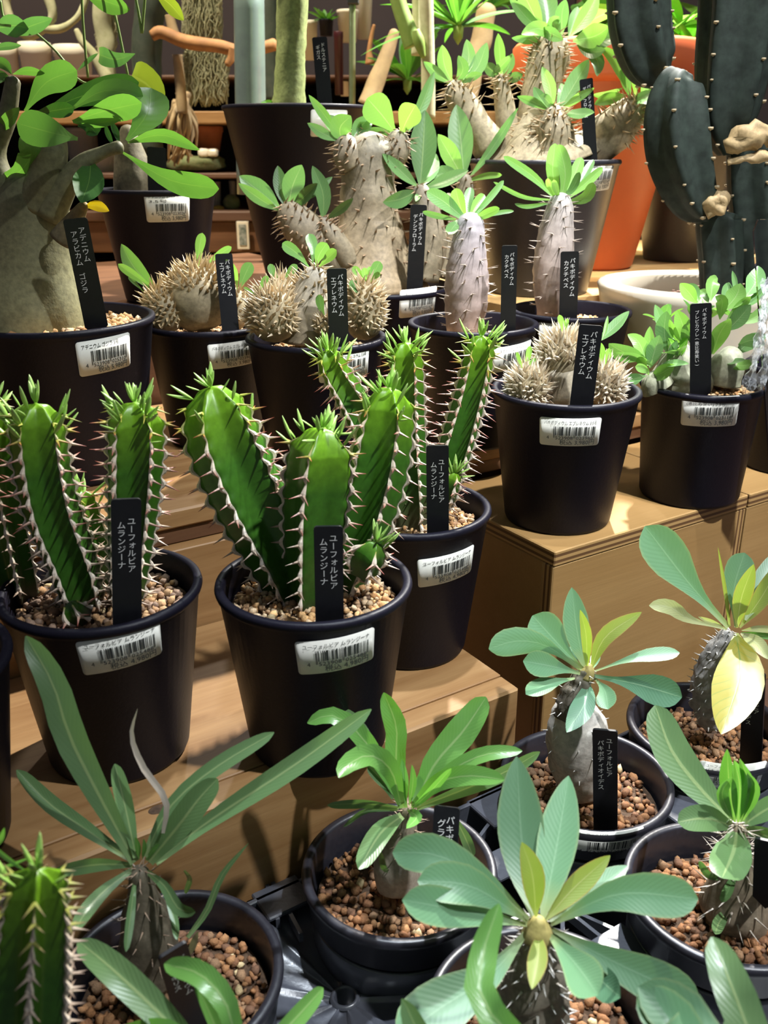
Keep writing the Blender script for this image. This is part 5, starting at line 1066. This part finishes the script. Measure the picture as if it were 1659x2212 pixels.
Y = .53; st, P, R = trunk(tI, [(1540, 1560, 30), (1530, 1520, 34), (1528, 1470, 32), (1545, 1415, 26), (1572, 1372, 18)], Y, n=30, colr=((0.30, 0.28, 0.27), (0.22, 0.21, 0.19)), bumpy=.3, bscale=240, seed=57)
thorns(tI, st, P, R, 110, .005, .0006, (0.42, 0.40, 0.38), (0.66, 0.63, 0.58), seed=58, up=.05)
leaves(tI, st, Y, [([(1574, 1355), (1490, 1262), (1393, 1137)], 92, .03, X_, 'sp', dict(roll=.05)), ([(1570, 1360), (1490, 1338), (1448, 1312), (1402, 1308)], 34, -.01, 'l_pale', 'sp', dict(roll=.2)), ([(1576, 1352), (1567, 1280), (1551, 1182)], 8, .01, O_, 'gr'), ([(1568, 1358), (1540, 1345), (1508, 1332)], 12, 0, 'l_pale', 'el'), ([(1590, 1355), (1585, 1275), (1608, 1194)], 62, .02, X_, 'sp', dict(roll=.2)), ([(1592, 1356), (1602, 1290), (1628, 1219)], 40, 0, O_, 'el', dict(roll=.3)), ([(1598, 1356), (1645, 1290), (1690, 1210)], 40, .01, O_, 'el'), ([(1610, 1340), (1650, 1260), (1680, 1190)], 50, .03, X_, 'el'), ([(1590, 1368), (1598, 1460), (1558, 1586)], 106, -.095, 'l_yellow', 'el', dict(roll=.05, fold=.12)), ([(1600, 1368), (1635, 1390), (1662, 1425)], 32, -.04, 'l_pale', 'el'), ([(1602, 1362), (1640, 1358), (1690, 1362)], 16, -.01, 'l_pale', 'el'), ([(1602, 1366), (1640, 1372), (1690, 1380)], 14, -.01, Q_, 'el')])
add_tag((1630, 1450), (1622, 1632), .500, 46, ('ユーフォルビア', 'パキポディオイデス'), 'black name tag behind the hanging yellow leaf', tail=.012, x0=.1, tsize=.92, yaw=-.2)
tJ = traypot('J', 'potted_pachypodium', 'strap-leaved pachypodium with folded young leaves in the right tray pot', 54, group='strap leaved pachypodiums')
Y = .378; st, P, R = trunk(tJ, [(1590, 2010, 66), (1588, 1950, 70), (1590, 1880, 50), (1592, 1825, 28), (1592, 1790, 20)], Y, colr=((0.20, 0.16, 0.11), (0.24, 0.19, 0.12)), bumpy=.2, seed=59)
thorns(tJ, st, P, R, 110, .0105, .0006, (0.40, 0.34, 0.28), (0.60, 0.52, 0.44), seed=60, t0=.2, up=.15)
leaves(tJ, st, Y, [([(1578, 1770), (1510, 1700), (1450, 1620), (1415, 1524)], 78, .06, W_, 'st', dict(roll=.05, fold=.15)), ([(1588, 1776), (1575, 1690), (1571, 1618)], 36, 0, Q_, 'el', dict(fold=.6)), ([(1594, 1776), (1598, 1700), (1586, 1642)], 40, -.008, Q_, 'el', dict(fold=.5)), ([(1600, 1776), (1618, 1700), (1598, 1638)], 28, -.01, Q_, 'el', dict(fold=.5)), ([(1582, 1772), (1560, 1715), (1582, 1678)], 26, -.012, Q_, 'el'), ([(1606, 1772), (1628, 1710), (1614, 1668)], 26, -.012, Q_, 'el'), ([(1612, 1760), (1632, 1710), (1620, 1672)], 20, .02, W_, 'el'), ([(1580, 1784), (1525, 1768), (1464, 1776)], 58, -.01, W_, 'st', dict(roll=.2)), ([(1592, 1790), (1584, 1840), (1560, 1897)], 84, -.045, W_, 'st', dict(roll=.1, curl=.3, wave=.12)), ([(1606, 1782), (1650, 1752), (1700, 1725)], 46, .0, W_, 'st'), ([(1606, 1790), (1655, 1806), (1700, 1830)], 40, -.02, W_, 'st'), ([(1560, 1900), (1530, 1890), (1510, 1860)], 16, -.03, 'l_pachy_d', 'st'), ([(1590, 1880), (1575, 1920), (1560, 1950)], 22, -.04, 'l_pachy_d', 'st'), ([(1640, 1950), (1655, 1920), (1690, 1910)], 26, -.03, W_, 'st'), ([(1580, 1960), (1555, 1990), (1545, 2018)], 26, -.04, W_, 'st')])
add_tag((1659, 1815), (1655, 1920), .355, 54, None, 'black tag cut off by the right picture edge in the tray', tail=.012)
tK = traypot('K', 'potted_euphorbia', 'large grey green rosette at the front centre of the tray', 55, group='grey green rosette euphorbias')
Y = .300; st, P, R = trunk(tK, [(1150, 2290, 78), (1150, 2200, 80), (1156, 2120, 66), (1160, 2050, 48), (1162, 2010, 34)], Y, n=30, colr=((0.22, 0.19, 0.14), (0.24, 0.21, 0.16)), bumpy=.3, bscale=170, seed=61)
thorns(tK, st, P, R, 170, .0055, .0007, (0.42, 0.40, 0.36), (0.62, 0.59, 0.55), seed=62, up=.05)
trunk(tK, [(1161, 2022, 36, -.004), (1162, 2005, 30, -.004), (1163, 1990, 18, -.004)], Y, n=8, colr=((0.34, 0.27, 0.10), (0.46, 0.38, 0.12)), bumpy=.1, seed=8, name='growing_tip', parent=st)
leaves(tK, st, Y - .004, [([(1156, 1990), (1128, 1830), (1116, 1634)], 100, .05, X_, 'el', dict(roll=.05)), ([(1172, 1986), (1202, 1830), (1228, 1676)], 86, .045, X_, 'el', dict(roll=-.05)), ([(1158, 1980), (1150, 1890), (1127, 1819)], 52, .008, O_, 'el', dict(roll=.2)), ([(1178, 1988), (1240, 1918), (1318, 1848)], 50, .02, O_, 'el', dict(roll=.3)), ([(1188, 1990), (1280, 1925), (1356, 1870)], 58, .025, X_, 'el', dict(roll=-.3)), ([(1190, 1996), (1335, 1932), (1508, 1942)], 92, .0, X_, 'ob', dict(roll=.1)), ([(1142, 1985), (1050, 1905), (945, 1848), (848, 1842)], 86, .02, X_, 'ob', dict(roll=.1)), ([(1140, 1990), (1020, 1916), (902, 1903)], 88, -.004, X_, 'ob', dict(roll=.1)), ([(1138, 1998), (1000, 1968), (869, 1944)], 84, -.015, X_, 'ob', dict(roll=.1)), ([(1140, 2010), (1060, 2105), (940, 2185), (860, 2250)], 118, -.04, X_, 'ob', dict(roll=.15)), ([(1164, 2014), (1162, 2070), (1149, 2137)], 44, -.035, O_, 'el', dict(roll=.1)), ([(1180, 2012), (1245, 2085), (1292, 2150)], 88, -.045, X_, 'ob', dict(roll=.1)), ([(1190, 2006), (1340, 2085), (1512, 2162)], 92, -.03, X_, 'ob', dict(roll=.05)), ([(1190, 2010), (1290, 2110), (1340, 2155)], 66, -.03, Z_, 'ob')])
tL = traypot('L', 'potted_pachypodium', 'long narrow-leaved pachypodium in the left tray pot below the pine step', 56, group='strap leaved pachypodiums')
Y = .326; st, P, R = trunk(tL, [(318, 2105, 68), (318, 2050, 66), (314, 1990, 52), (306, 1930, 34), (300, 1885, 20)], Y, colr=((0.16, 0.13, 0.09), (0.14, 0.12, 0.08)), bumpy=.2, seed=63)
thorns(tL, st, P, R, 60, .007, .0004, (0.35, 0.24, 0.16), (0.45, 0.33, 0.25), seed=64, t0=.2, up=.2)
leaves(tL, st, Y, [([(292, 1862), (215, 1720), (150, 1590), (115, 1480), (56, 1374)], 66, .030, W_, 'st', dict(wave=.16, roll=.05)), ([(285, 1858), (190, 1795), (105, 1735), (36, 1663)], 38, .04, W_, 'st', dict(fold=.35)), ([(294, 1852), (272, 1750), (248, 1650)], 36, .02, W_, 'st', dict(roll=.1)), ([(352, 1800), (358, 1730), (310, 1660), (284, 1590), (297, 1530)], 15, .02, 'l_dry', 'gr', dict(roll=.3)), ([(312, 1850), (370, 1740), (470, 1655), (592, 1582)], 38, .035, W_, 'st', dict(roll=-.1)), ([(322, 1862), (390, 1778), (430, 1725), (470, 1682)], 60, .01, W_, 'st', dict(roll=.1)), ([(335, 1862), (460, 1768), (640, 1650), (802, 1532)], 48, .05, W_, 'st', dict(roll=.1, fold=.3)), ([(286, 1868), (205, 1868), (118, 1884)], 32, -.005, W_, 'st'), ([(286, 1878), (225, 1925), (182, 1975), (164, 2010)], 34, -.04, W_, 'st', dict(roll=.2)), ([(318, 1882), (356, 1915), (385, 1962), (422, 1970)], 28, -.02, W_, 'st', dict(roll=.3)), ([(405, 2025), (448, 1965), (480, 1890), (537, 1821)], 15, .02, W_, 'gr'), ([(292, 1895), (283, 1970), (272, 2056)], 19, -.04, W_, 'st'), ([(355, 1925), (375, 1980), (382, 2030)], 17, -.02, W_, 'st'), ([(398, 1880), (410, 1900), (400, 1930)], 12, .02, W_, 'st'), ([(300, 1856), (298, 1830), (292, 1808)], 12, 0, Q_, 'el'), ([(308, 1856), (312, 1830), (310, 1812)], 10, 0, Q_, 'el'), ([(316, 1858), (330, 1838), (345, 1822)], 10, 0, Q_, 'el'), ([(405, 2070), (418, 2040), (428, 2012)], 16, -.01, 'l_dry', 'el')])
add_tag((372, 2050), (420, 2230), .284, 64, ('パキポディウム', 'グラキリス'), 'black name tag in the left tray pot half hidden by leaves', tail=.01, x0=.12, yaw=.35, dYtop=-.01, tsize=1.0)
# plants whose pots stand below the picture edge
tN = traypot('N', 'potted_pachypodium', 'strap leaves reaching up from the bottom edge left of centre', 57, group='strap leaved pachypodiums')
Y = .234; st, P, R = trunk(tN, [(490, 2560, 70), (490, 2480, 66), (490, 2400, 40), (490, 2350, 24)], Y, colr=GC, seed=65)
leaves(tN, st, Y, [([(480, 2340), (380, 2225), (250, 2100), (168, 2032)], 66, .045, W_, 'st', dict(roll=.1)), ([(492, 2330), (500, 2200), (440, 2110), (355, 2082)], 54, .03, Q_, 'st', dict(roll=.2)), ([(500, 2330), (470, 2230), (422, 2120)], 34, .02, Q_, 'st', dict(roll=.6)), ([(470, 2345), (380, 2225), (262, 2222)], 30, .02, Q_, 'st'), ([(510, 2335), (620, 2220), (698, 2134)], 44, .045, Q_, 'st', dict(roll=.3))])
tO2 = traypot('O', 'potted_pachypodium', 'pale broad leaves reaching up from the bottom edge right of centre', 58, group='strap leaved pachypodiums')
Y = .212; st, P, R = trunk(tO2, [(1330, 2700, 80), (1330, 2600, 76), (1320, 2500, 50), (1310, 2420, 28)], Y, colr=GC, seed=66)
leaves(tO2, st, Y, [([(1290, 2400), (1060, 2190), (1040, 2080), (1078, 1952)], 66, .05, Q_, 'st', dict(roll=.1, fold=.3)), ([(1280, 2410), (960, 2290), (868, 2158)], 66, .03, W_, 'st'), ([(1330, 2400), (1450, 2260), (1500, 2220), (1378, 2132)], 120, .03, X_, 'ob'), ([(1340, 2410), (1600, 2260), (1575, 2120), (1538, 2024)], 92, .05, W_, 'st', dict(roll=.1)), ([(1335, 2400), (1480, 2260), (1380, 2140)], 110, .03, X_, 'ob')])
tFG = Thing('potted_euphorbia', (-.158, .232, ZP), 'blurred thorny euphorbia stem at the lower left picture corner', 'potted plant', None)
tFG.geo = (-.158, .232, ZP, .052, .037, .092); add_pot(tFG, *tFG.geo[:3], .052, .037, .092, 'tray', 'pot_gloss'); add_gravel(tFG, -.158, .232, ZP + .075, .045, .0058, 'brown', 77)
euphorbia_stem(tFG, [(70, 2560, 60, .0), (62, 2300, 78, .005), (68, 2100, 84, .010), (76, 1960, 74, .012), (80, 1880, 54, .012)], .232, ribs=6, phase=.3, seed=71, nleaf=3, teeth=.0068, spl=.0048, redtip=0.0)
leaves(tFG, None, .27, [([(-30, 1815), (10, 1850), (60, 1885)], 10, 0, Q_, 'gr'), ([(-30, 1840), (0, 1815), (10, 1788)], 14, 0, Q_, 'el'), ([(-40, 1890), (20, 1870), (70, 1850)], 8, 0, Q_, 'gr')])
# ------------------------------------------------------------------ shop behind the display
YR = 1.75
def zr(v, Y=YR): return at(600, v, Y)[2]
t = Thing('display_rack', (-.35, YR + .16, 0), 'dark wooden rack with shelves of small plants behind the display', 'shelf')
def rbox(name, x0, x1, z0, z1, mat, y0=YR, y1=YR + .32, label=None):
    g = chbox((x0, y0, z0), (x1, y1, z1), .002); return t.part(name, g, mat, smooth=False, uv=True, label=label)
rbox('shelf_board', -1.1, .42, zr(545), zr(478), 'pine_dark')
rbox('shelf_edge', -1.1, .42, zr(477.5), zr(456), 'browntop', YR - .01)
rbox('shelf_board', -1.1, .42, zr(386), zr(374), 'browntop')
rbox('shelf_board', -1.1, .42, zr(268), zr(240), 'pine')
rbox('shelf_board', -1.1, -.02, zr(640), zr(600), 'lightwood', YR - .3)
rbox('shelf_board', -1.1, .42, zr(168), zr(160), 'browntop', YR + .02)
for x in (-1.1, .38): rbox('upright', x, x + .04, 0, zr(-160), 'browntop', YR + .28, YR + .32)
rbox('rear_panel', -1.06, .38, 0.1, zr(-160), 'wall', YR + .321, YR + .335)
def bgpot(u, vt, vb, hw_t, hw_b, Y, mat, label, name='flower_pot', rim=.10, group=None, cat='pot', plant=None):
    c = at(u, vb, Y)
    for zz in (zr(374), zr(160), zr(456), zr(240)):
        if abs(c[2] - zz) < .014: c[2] = zz + .0003
    top = at(u, vt, Y); h = top[2] - c[2]; a, b_ = px2m(hw_t, c), px2m(hw_b, c)
    t = Thing(name, (c[0], Y, c[2]), label, cat, group)
    t.part('pot', lathe([(0, 0), (b_, 0), (a * .95, h * (1 - rim)), (a, h * (1 - rim) + .0005), (a, h - .001), (a * .97, h), (a * .9, h - .002), (a * .85, h * .8)], 40, (c[0], Y, c[2])), mat)
    t.part('soil', lathe([(.0005, h * .82), (a * .86, h * .82)], 24, (c[0], Y, c[2]), cap0=True), 'soil')
    t.top = np.array([c[0], Y, c[2] + h * .82]); return t
for u, vt, vb, hw, lab in ((18, 96, 161, 26, 'warm white pot at the far left behind the adenium leaves'), (82, 92, 161, 34, 'warm white pot second from the left on the rear rack'), (162, 98, 161, 40, 'warm white pot third from the left on the rear rack')):
    bgpot(u, vt, vb, hw, hw * .88, YR + .12, 'whitepot', lab, rim=.35, group='warm white pots')
bgpot(222, 330, 374, 40, 34, YR + .10, 'whitepot', 'warm white pot just above the plain black pot', group='warm white pots')
bgpot(185, 276, 374, 34, 30, YR + .2, 'whitepot', 'tall warm white pot seen between the adenium branches', group='warm white pots')
x = bgpot(450, 272, 328, 34, 24, YR + .08, 'terra', 'small clay pot on the rear rack beside the tall black pot', rim=.25)
# blocks, cups and little cacti on the rack
def blob(name, u, v, ru, rv, Y, mat, label, cat, sq=1.0):
    import bmesh
    c = at(u, v, Y); a, b_ = px2m(ru, c), px2m(rv, c); b = bmesh.new(); bmesh.ops.create_icosphere(b, subdivisions=3, radius=1)
    V = np.array([p.co[:] for p in b.verts]); f = np.array([[q.index for q in p.verts] for p in b.faces]); b.free()
    V = np.sign(V) * np.abs(V) ** sq; nz = np.array([mnoise.noise(Vector(q * 2.5 + u)) for q in V])
    g = G(); g.add((V * (1 + .13 * nz)[:, None]) * np.array([a, a, b_]), f); o = build(name, g, M[mat]); o.location = c; return setp(o, label, cat)
blob('moss_block', 425, 352, 58, 16, YR + .06, 'greencactus', 'mossy block below the small clay pot', 'moss', .6)
blob('white_cup', 440, 330, 12, 9, YR + .02, 'cream', 'small white cup in front of the clay pot', 'cup', .6)
blob('white_cup', 460, 330, 11, 8, YR + .02, 'cream', 'second small white cup beside the first', 'cup', .6)
blob('ball_cactus', 500, 438, 18, 18, YR + .08, 'greencactus', 'round little cactus beside the tall black pot', 'cactus')
blob('ball_cactus', 470, 450, 14, 6, YR + .06, 'yellowbud', 'yellowish low cactus next to the round cactus', 'cactus')
bgpot(470, 392, 455, 10, 8, YR + .12, 'cream', 'slim pale bottle on the rear rack', name='bottle', cat='bottle')
bgpot(505, 390, 455, 7, 6, YR + .16, 'cream', 'thin pale bottle touching the tall pot outline', name='bottle', cat='bottle')
c = at(524, 509, YR - .02); t = Thing('price_card', (c[0], YR - .02, at(524, 540, YR - .02)[2]), 'white framed photo card fixed to the rear shelf front', 'card')
a, b_ = px2m(13, c), px2m(29, c)
t.part('card', chbox((c[0] - a, YR - .016, c[2] - b_), (c[0] + a, YR - .011, c[2] + b_), .0008), 'cream', smooth=False)
t.part('card_print', chbox((c[0] - a * .6, YR - .0175, c[2] - b_ * .72), (c[0] + a * .6, YR - .0163, c[2] + b_ * .78), .0002), 'cardprint', smooth=False)
# driftwood perches, posts, hanging moss, poles
def wood(name, pts, Y, mat, label, cat='driftwood', bumpy=.18, seed=1, seg=14, group=None):
    g, P, R = tube_px(pts, Y, 26, seg, dome=(cat != 'post'), bumpy=bumpy, bscale=30, seed=seed); o = build(name, g, M[mat], None, P[0]); o.location = P[0]; return setp(o, label, cat, group)
wood('driftwood', [(328, 78, 10), (350, 70, 13), (400, 90, 14), (470, 100, 13), (530, 112, 12), (592, 96, 13)], 1.45, 'drift', 'orange brown driftwood perch crossing behind the steel pole')
wood('driftwood', [(505, 104, 10), (500, 125, 9), (492, 138, 8)], 1.44, 'drift', 'short stub hanging from the driftwood perch', 'driftwood', seed=2)
wood('wooden_post', [(394, 245, 11), (389, 180, 11), (384, 118, 11)], 1.47, 'driftpale', 'pale wooden post under the driftwood perch', 'post', seed=3)
wood('wooden_post', [(378, 82, 12), (370, 50, 11), (366, 32, 10)], 1.47, 'driftpale', 'pale wooden stub standing on the driftwood perch', 'post', seed=4)
wood('driftwood', [(795, 228, 24), (815, 170, 18), (838, 110, 14), (852, 70, 11)], 1.5, 'driftpale', 'slanted pale driftwood right of the thin rod', seed=5)
wood('driftwood', [(800, 138, 12), (798, 110, 6), (803, 75, 5), (808, 55, 4)], 1.6, 'drift', 'forked orange twig hanging behind the thin rod', seed=6)
gr = G(); rq = random.Random(6)
for i in range(26):
    u0 = 392 + rq.uniform(-12, 12); tube(smooth_path([at(u0 + rq.uniform(-6, 6), 215 + rq.uniform(-15, 15), 1.5), at(u0 + rq.uniform(-26, 26), 270, 1.5 + rq.uniform(-.03, .03)), at(u0 + rq.uniform(-30, 30), 340 + rq.uniform(-20, 20), 1.5)], 12), np.linspace(.005, .0015, 12), 6, g=gr)
o = build('root_tangle', gr, M['driftpale'], None, at(392, 340, 1.5)); o.location = at(392, 340, 1.5); setp(o, 'brown root tangle left of the tall black pot', 'roots')
wood('dark_stem', [(322, 330, 30), (316, 200, 30), (318, 90, 32), (330, -40, 34)], 1.5, 'darkstem', 'dark upright cactus stem left of the driftwood', 'cactus', bumpy=.15, seed=8)
wood('dark_stem', [(585, 220, 26), (580, 120, 24), (583, 0, 22), (583, -60, 22)], 1.55, 'darkstem', 'dark green stem between steel pole and thick trunk', 'cactus', bumpy=.15, seed=9)
wood('pale_stem', [(236, 175, 16), (228, 100, 19), (222, 30, 18), (220, -30, 16)], 1.55, 'moss', 'pale fuzzy upright stem behind the heart leaf', 'cactus', bumpy=.35, seed=10)
wood('pale_stem', [(232, 170, 14), (205, 120, 12), (178, 90, 8), (165, 65, 5)], 1.54, 'moss', 'pale slanted stem leaning on the white pots', 'cactus', bumpy=.35, seed=11)
wood('twisted_branch', [(100, -20, 12), (112, 40, 10), (70, 75, 10), (30, 55, 10), (14, 0, 10), (30, -30, 9)], 1.6, 'moss', 'pale looping branch at the top left corner', 'branch', bumpy=.3, seed=12)
wood('twisted_branch', [(85, 60, 9), (130, 62, 8), (165, 40, 7), (182, 10, 7), (190, -20, 7)], 1.6, 'moss', 'pale curved twig right of the looping branch', 'branch', bumpy=.3, seed=13)
def strands(name, u0, u1, v0, v1, Y, n, label, seed):
    rg = random.Random(seed); g = G()
    for i in range(n):
        u = rg.uniform(u0, u1); dy = rg.uniform(-.03, .03); vv0 = v0 + rg.uniform(-8, 8); vv1 = v0 + (v1 - v0) * rg.uniform(.45, 1.0); pts = []
        for k in range(9): pts.append(at(u + rg.uniform(-7, 7), vv0 + (vv1 - vv0) * k / 8, Y + dy))
        tube(smooth_path(pts, 16), np.full(16, .0007), 3, g=g)
    o = build(name, g, M['moss'], None, (0, 0, 0)); return setp(o, label, 'moss', None, 'stuff')
strands('hanging_moss', 398, 476, -40, 108, 1.55, 420, 'grey green air moss hanging above the driftwood perch', 1)
strands('hanging_moss', 400, 490, 112, 232, 1.56, 460, 'grey green air moss hanging below the driftwood perch', 2)
strands('hanging_moss', 208, 250, 20, 110, 1.58, 130, 'thin air moss tuft near the heart leaf', 3)
def pole(name, pts, Y, mat, label, **kw):
    g, P, R = tube_px(pts, Y, 8, 32, dome=False); t = Thing(name, tuple(P[0]), label, 'pole'); t.part('pipe', g, mat); return t
q = at(541, 216, 1.25); t = pole('steel_pole', [(545, 420, 33), (541, 216, 33), (537, -60, 33)], 1.25, 'steel', 'wide shiny steel pole behind the tall black pot')
t = pole('thin_metal_rod', [(761, 260, 7), (761, 100, 7), (761, -10, 7)], 1.3, 'brass', 'thin metal rod right of the thick green trunk')
c = at(763, -2, 1.3); t.part('clamp', chbox(c - np.array([.007, .007, .006]), c + np.array([.007, .007, .008]), .001), 'blackmetal', smooth=False)
# jars and bottles behind the rod
bgpot(668, 45, 130, 20, 16, YR + .02, 'cream', 'pale jar between green trunk and black tag', name='jar', cat='jar')
bgpot(752, 22, 92, 24, 18, YR + .06, 'cream', 'round cream vase hanging behind the thin rod', name='vase', cat='vase')
bgpot(786, -20, 85, 20, 14, YR + .1, 'cream', 'cream vase right of the thin rod', name='vase', cat='vase')
bgpot(733, 68, 205, 10, 9, YR - .05, 'darkred', 'slim dark red bottle left of the thin rod', name='bottle', cat='bottle')
t = bgpot(705, 42, 78, 16, 13, YR + .0, 'pot', 'tiny black pot with a fern on the rear rack', name='potted_fern', cat='potted plant')
rosette(t, None, t.top, 14, .035, .008, (.2, 1.2), 'l_bg', 'el', seed=9)
bgpot(745, 175, 208, 9, 9, YR + .05, 'cream', 'small pale cup at the foot of the rod', name='cup', cat='cup')
# stems and grassy plants at the top middle
wood('succulent_stem', [(925, 260, 15), (925, 150, 15), (922, 40, 15), (918, -60, 15)], 1.25, 'moss', 'upright pale green stem at the top middle', 'stem', bumpy=.1, seed=14)
wood('succulent_stem', [(893, 100, 20), (880, 60, 19), (862, 10, 17), (848, -60, 16)], 1.27, 'greenstem', 'slanted thick green stem at the top middle', 'stem', bumpy=.08, seed=15)
wood('succulent_stem', [(898, 65, 8), (905, 90, 12), (914, 122, 6)], 1.24, 'greenstem', 'short green side shoot hanging at the top middle', 'stem', bumpy=.2, seed=16)
wood('succulent_stem', [(900, 120, 12), (902, 30, 12), (900, -60, 12)], 1.3, 'moss', 'second upright green stem behind the slanted one', 'stem', bumpy=.1, seed=17)
def bush(name, u, v, Y, n, L, w, el, mat, label, seed, prof='el'):
    c = at(u, v, Y); t = Thing(name, tuple(c), label, 'plant'); g = lathe([(.0005, -.02), (.006, -.012), (.007, 0.0), (.003, .006), (.0003, .008)], 12, c); st = t.part('stem', g, 'greenstem'); rosette(t, st, c, n, L, w, el, mat, prof, seed=seed); return t
bush('grassy_plant', 990, 60, 1.35, 26, .13, .012, (-.1, 1.3), 'l_bg', 'narrow leaved green plant at the top middle right', 21, 'gr')
bush('grassy_plant', 880, 175, 1.62, 20, .10, .020, (.0, 1.3), 'l_bg', 'dark leafy plant beside the slanted driftwood', 22, 'el')
bush('grassy_plant', 1060, 20, 1.72, 22, .12, .014, (-.2, 1.3), 'l_bg', 'narrow leaved green plant left of the tall arm', 23, 'gr')
bush('leafy_plant', 1450, 0, 1.9, 14, .17, .080, (-.3, 1.2), 'l_pachy_b', 'bright broad leaved plant at the top right', 25, 'ro')
bush('leafy_plant', 1290, 60, 1.6, 14, .12, .05, (-.3, 1.2), 'l_bg', 'dark broad leaved plant behind the tall arm', 26, 'ro')
wood('cork_branch', [(1000, 240, 26), (1020, 160, 22), (1040, 90, 22), (1050, 20, 20)], 1.5, 'driftpale', 'brown cork branch behind the left arm of the large plant', 'branch', bumpy=.3, seed=18)
# trailing vine at the top left
vn = Thing('trailing_vine', tuple(at(160, -120, 1.05)), 'trailing vine with heart shaped leaves hanging at the top left', 'vine')
gv = G()
for pts in ([(174, -60), (180, 60), (190, 168)], [(235, -20), (255, 60), (278, 172)], [(283, -50), (298, 20), (306, 72)], [(318, -50), (312, 10), (307, 72)], [(72, 66), (120, 110), (160, 160)], [(0, 0), (10, 40), (40, 40)], [(160, 165), (185, 180), (215, 178)]):
    tube(smooth_path([at(a, b_, .86) for a, b_ in pts], 14), np.full(14, .0011), 6, g=gv)
st = vn.part('vine_stem', gv, 'greenstem')
leaves(vn, st, .86, [([(185, -10), (235, 5), (281, 22)], 44, -.01, 'l_adenium', 'el', dict(roll=.2)), ([(335, -15), (368, 10), (397, 44)], 32, 0, 'l_oliveb', 'el'), ([(215, 118), (250, 128), (292, 116)], 38, -.01, 'l_heart', 'he', dict(roll=.2)), ([(285, 163), (325, 190), (352, 250)], 76, .0, 'l_oliveb', 'he', dict(roll=.2)), ([(-10, 62), (30, 55), (62, 62)], 46, -.01, 'l_heart', 'el', dict(roll=.2)), ([(20, 75), (70, 55), (113, 40)], 34, -.01, 'l_heart', 'el', dict(roll=.2)), ([(-20, 108), (10, 100), (46, 98)], 16, 0, 'l_heart', 'el'), ([(168, 152), (190, 132), (212, 115)], 10, 0, 'l_heart', 'el')])
# pale grey pot at the far right
t = Thing('grey_pot', (.447, .862, ZB), 'pale grey pot at the right edge behind the leafy pot', 'pot')
t.part('pot', lathe([(0, 0), (.046, 0), (.048, .003), (.053, .11), (.055, .118), (.052, .12), (.049, .117), (.046, .09)], 48, (.447, .862, ZB)), 'greywall'); t.part('soil', lathe([(.0005, .10), (.047, .10)], 24, (.447, .862, ZB), cap0=True), 'soil')
rosette(t, None, np.array([.447, .862, ZB + .10]), 9, .06, .018, (.4, 1.3), 'l_pachy_b', 'el', seed=14)
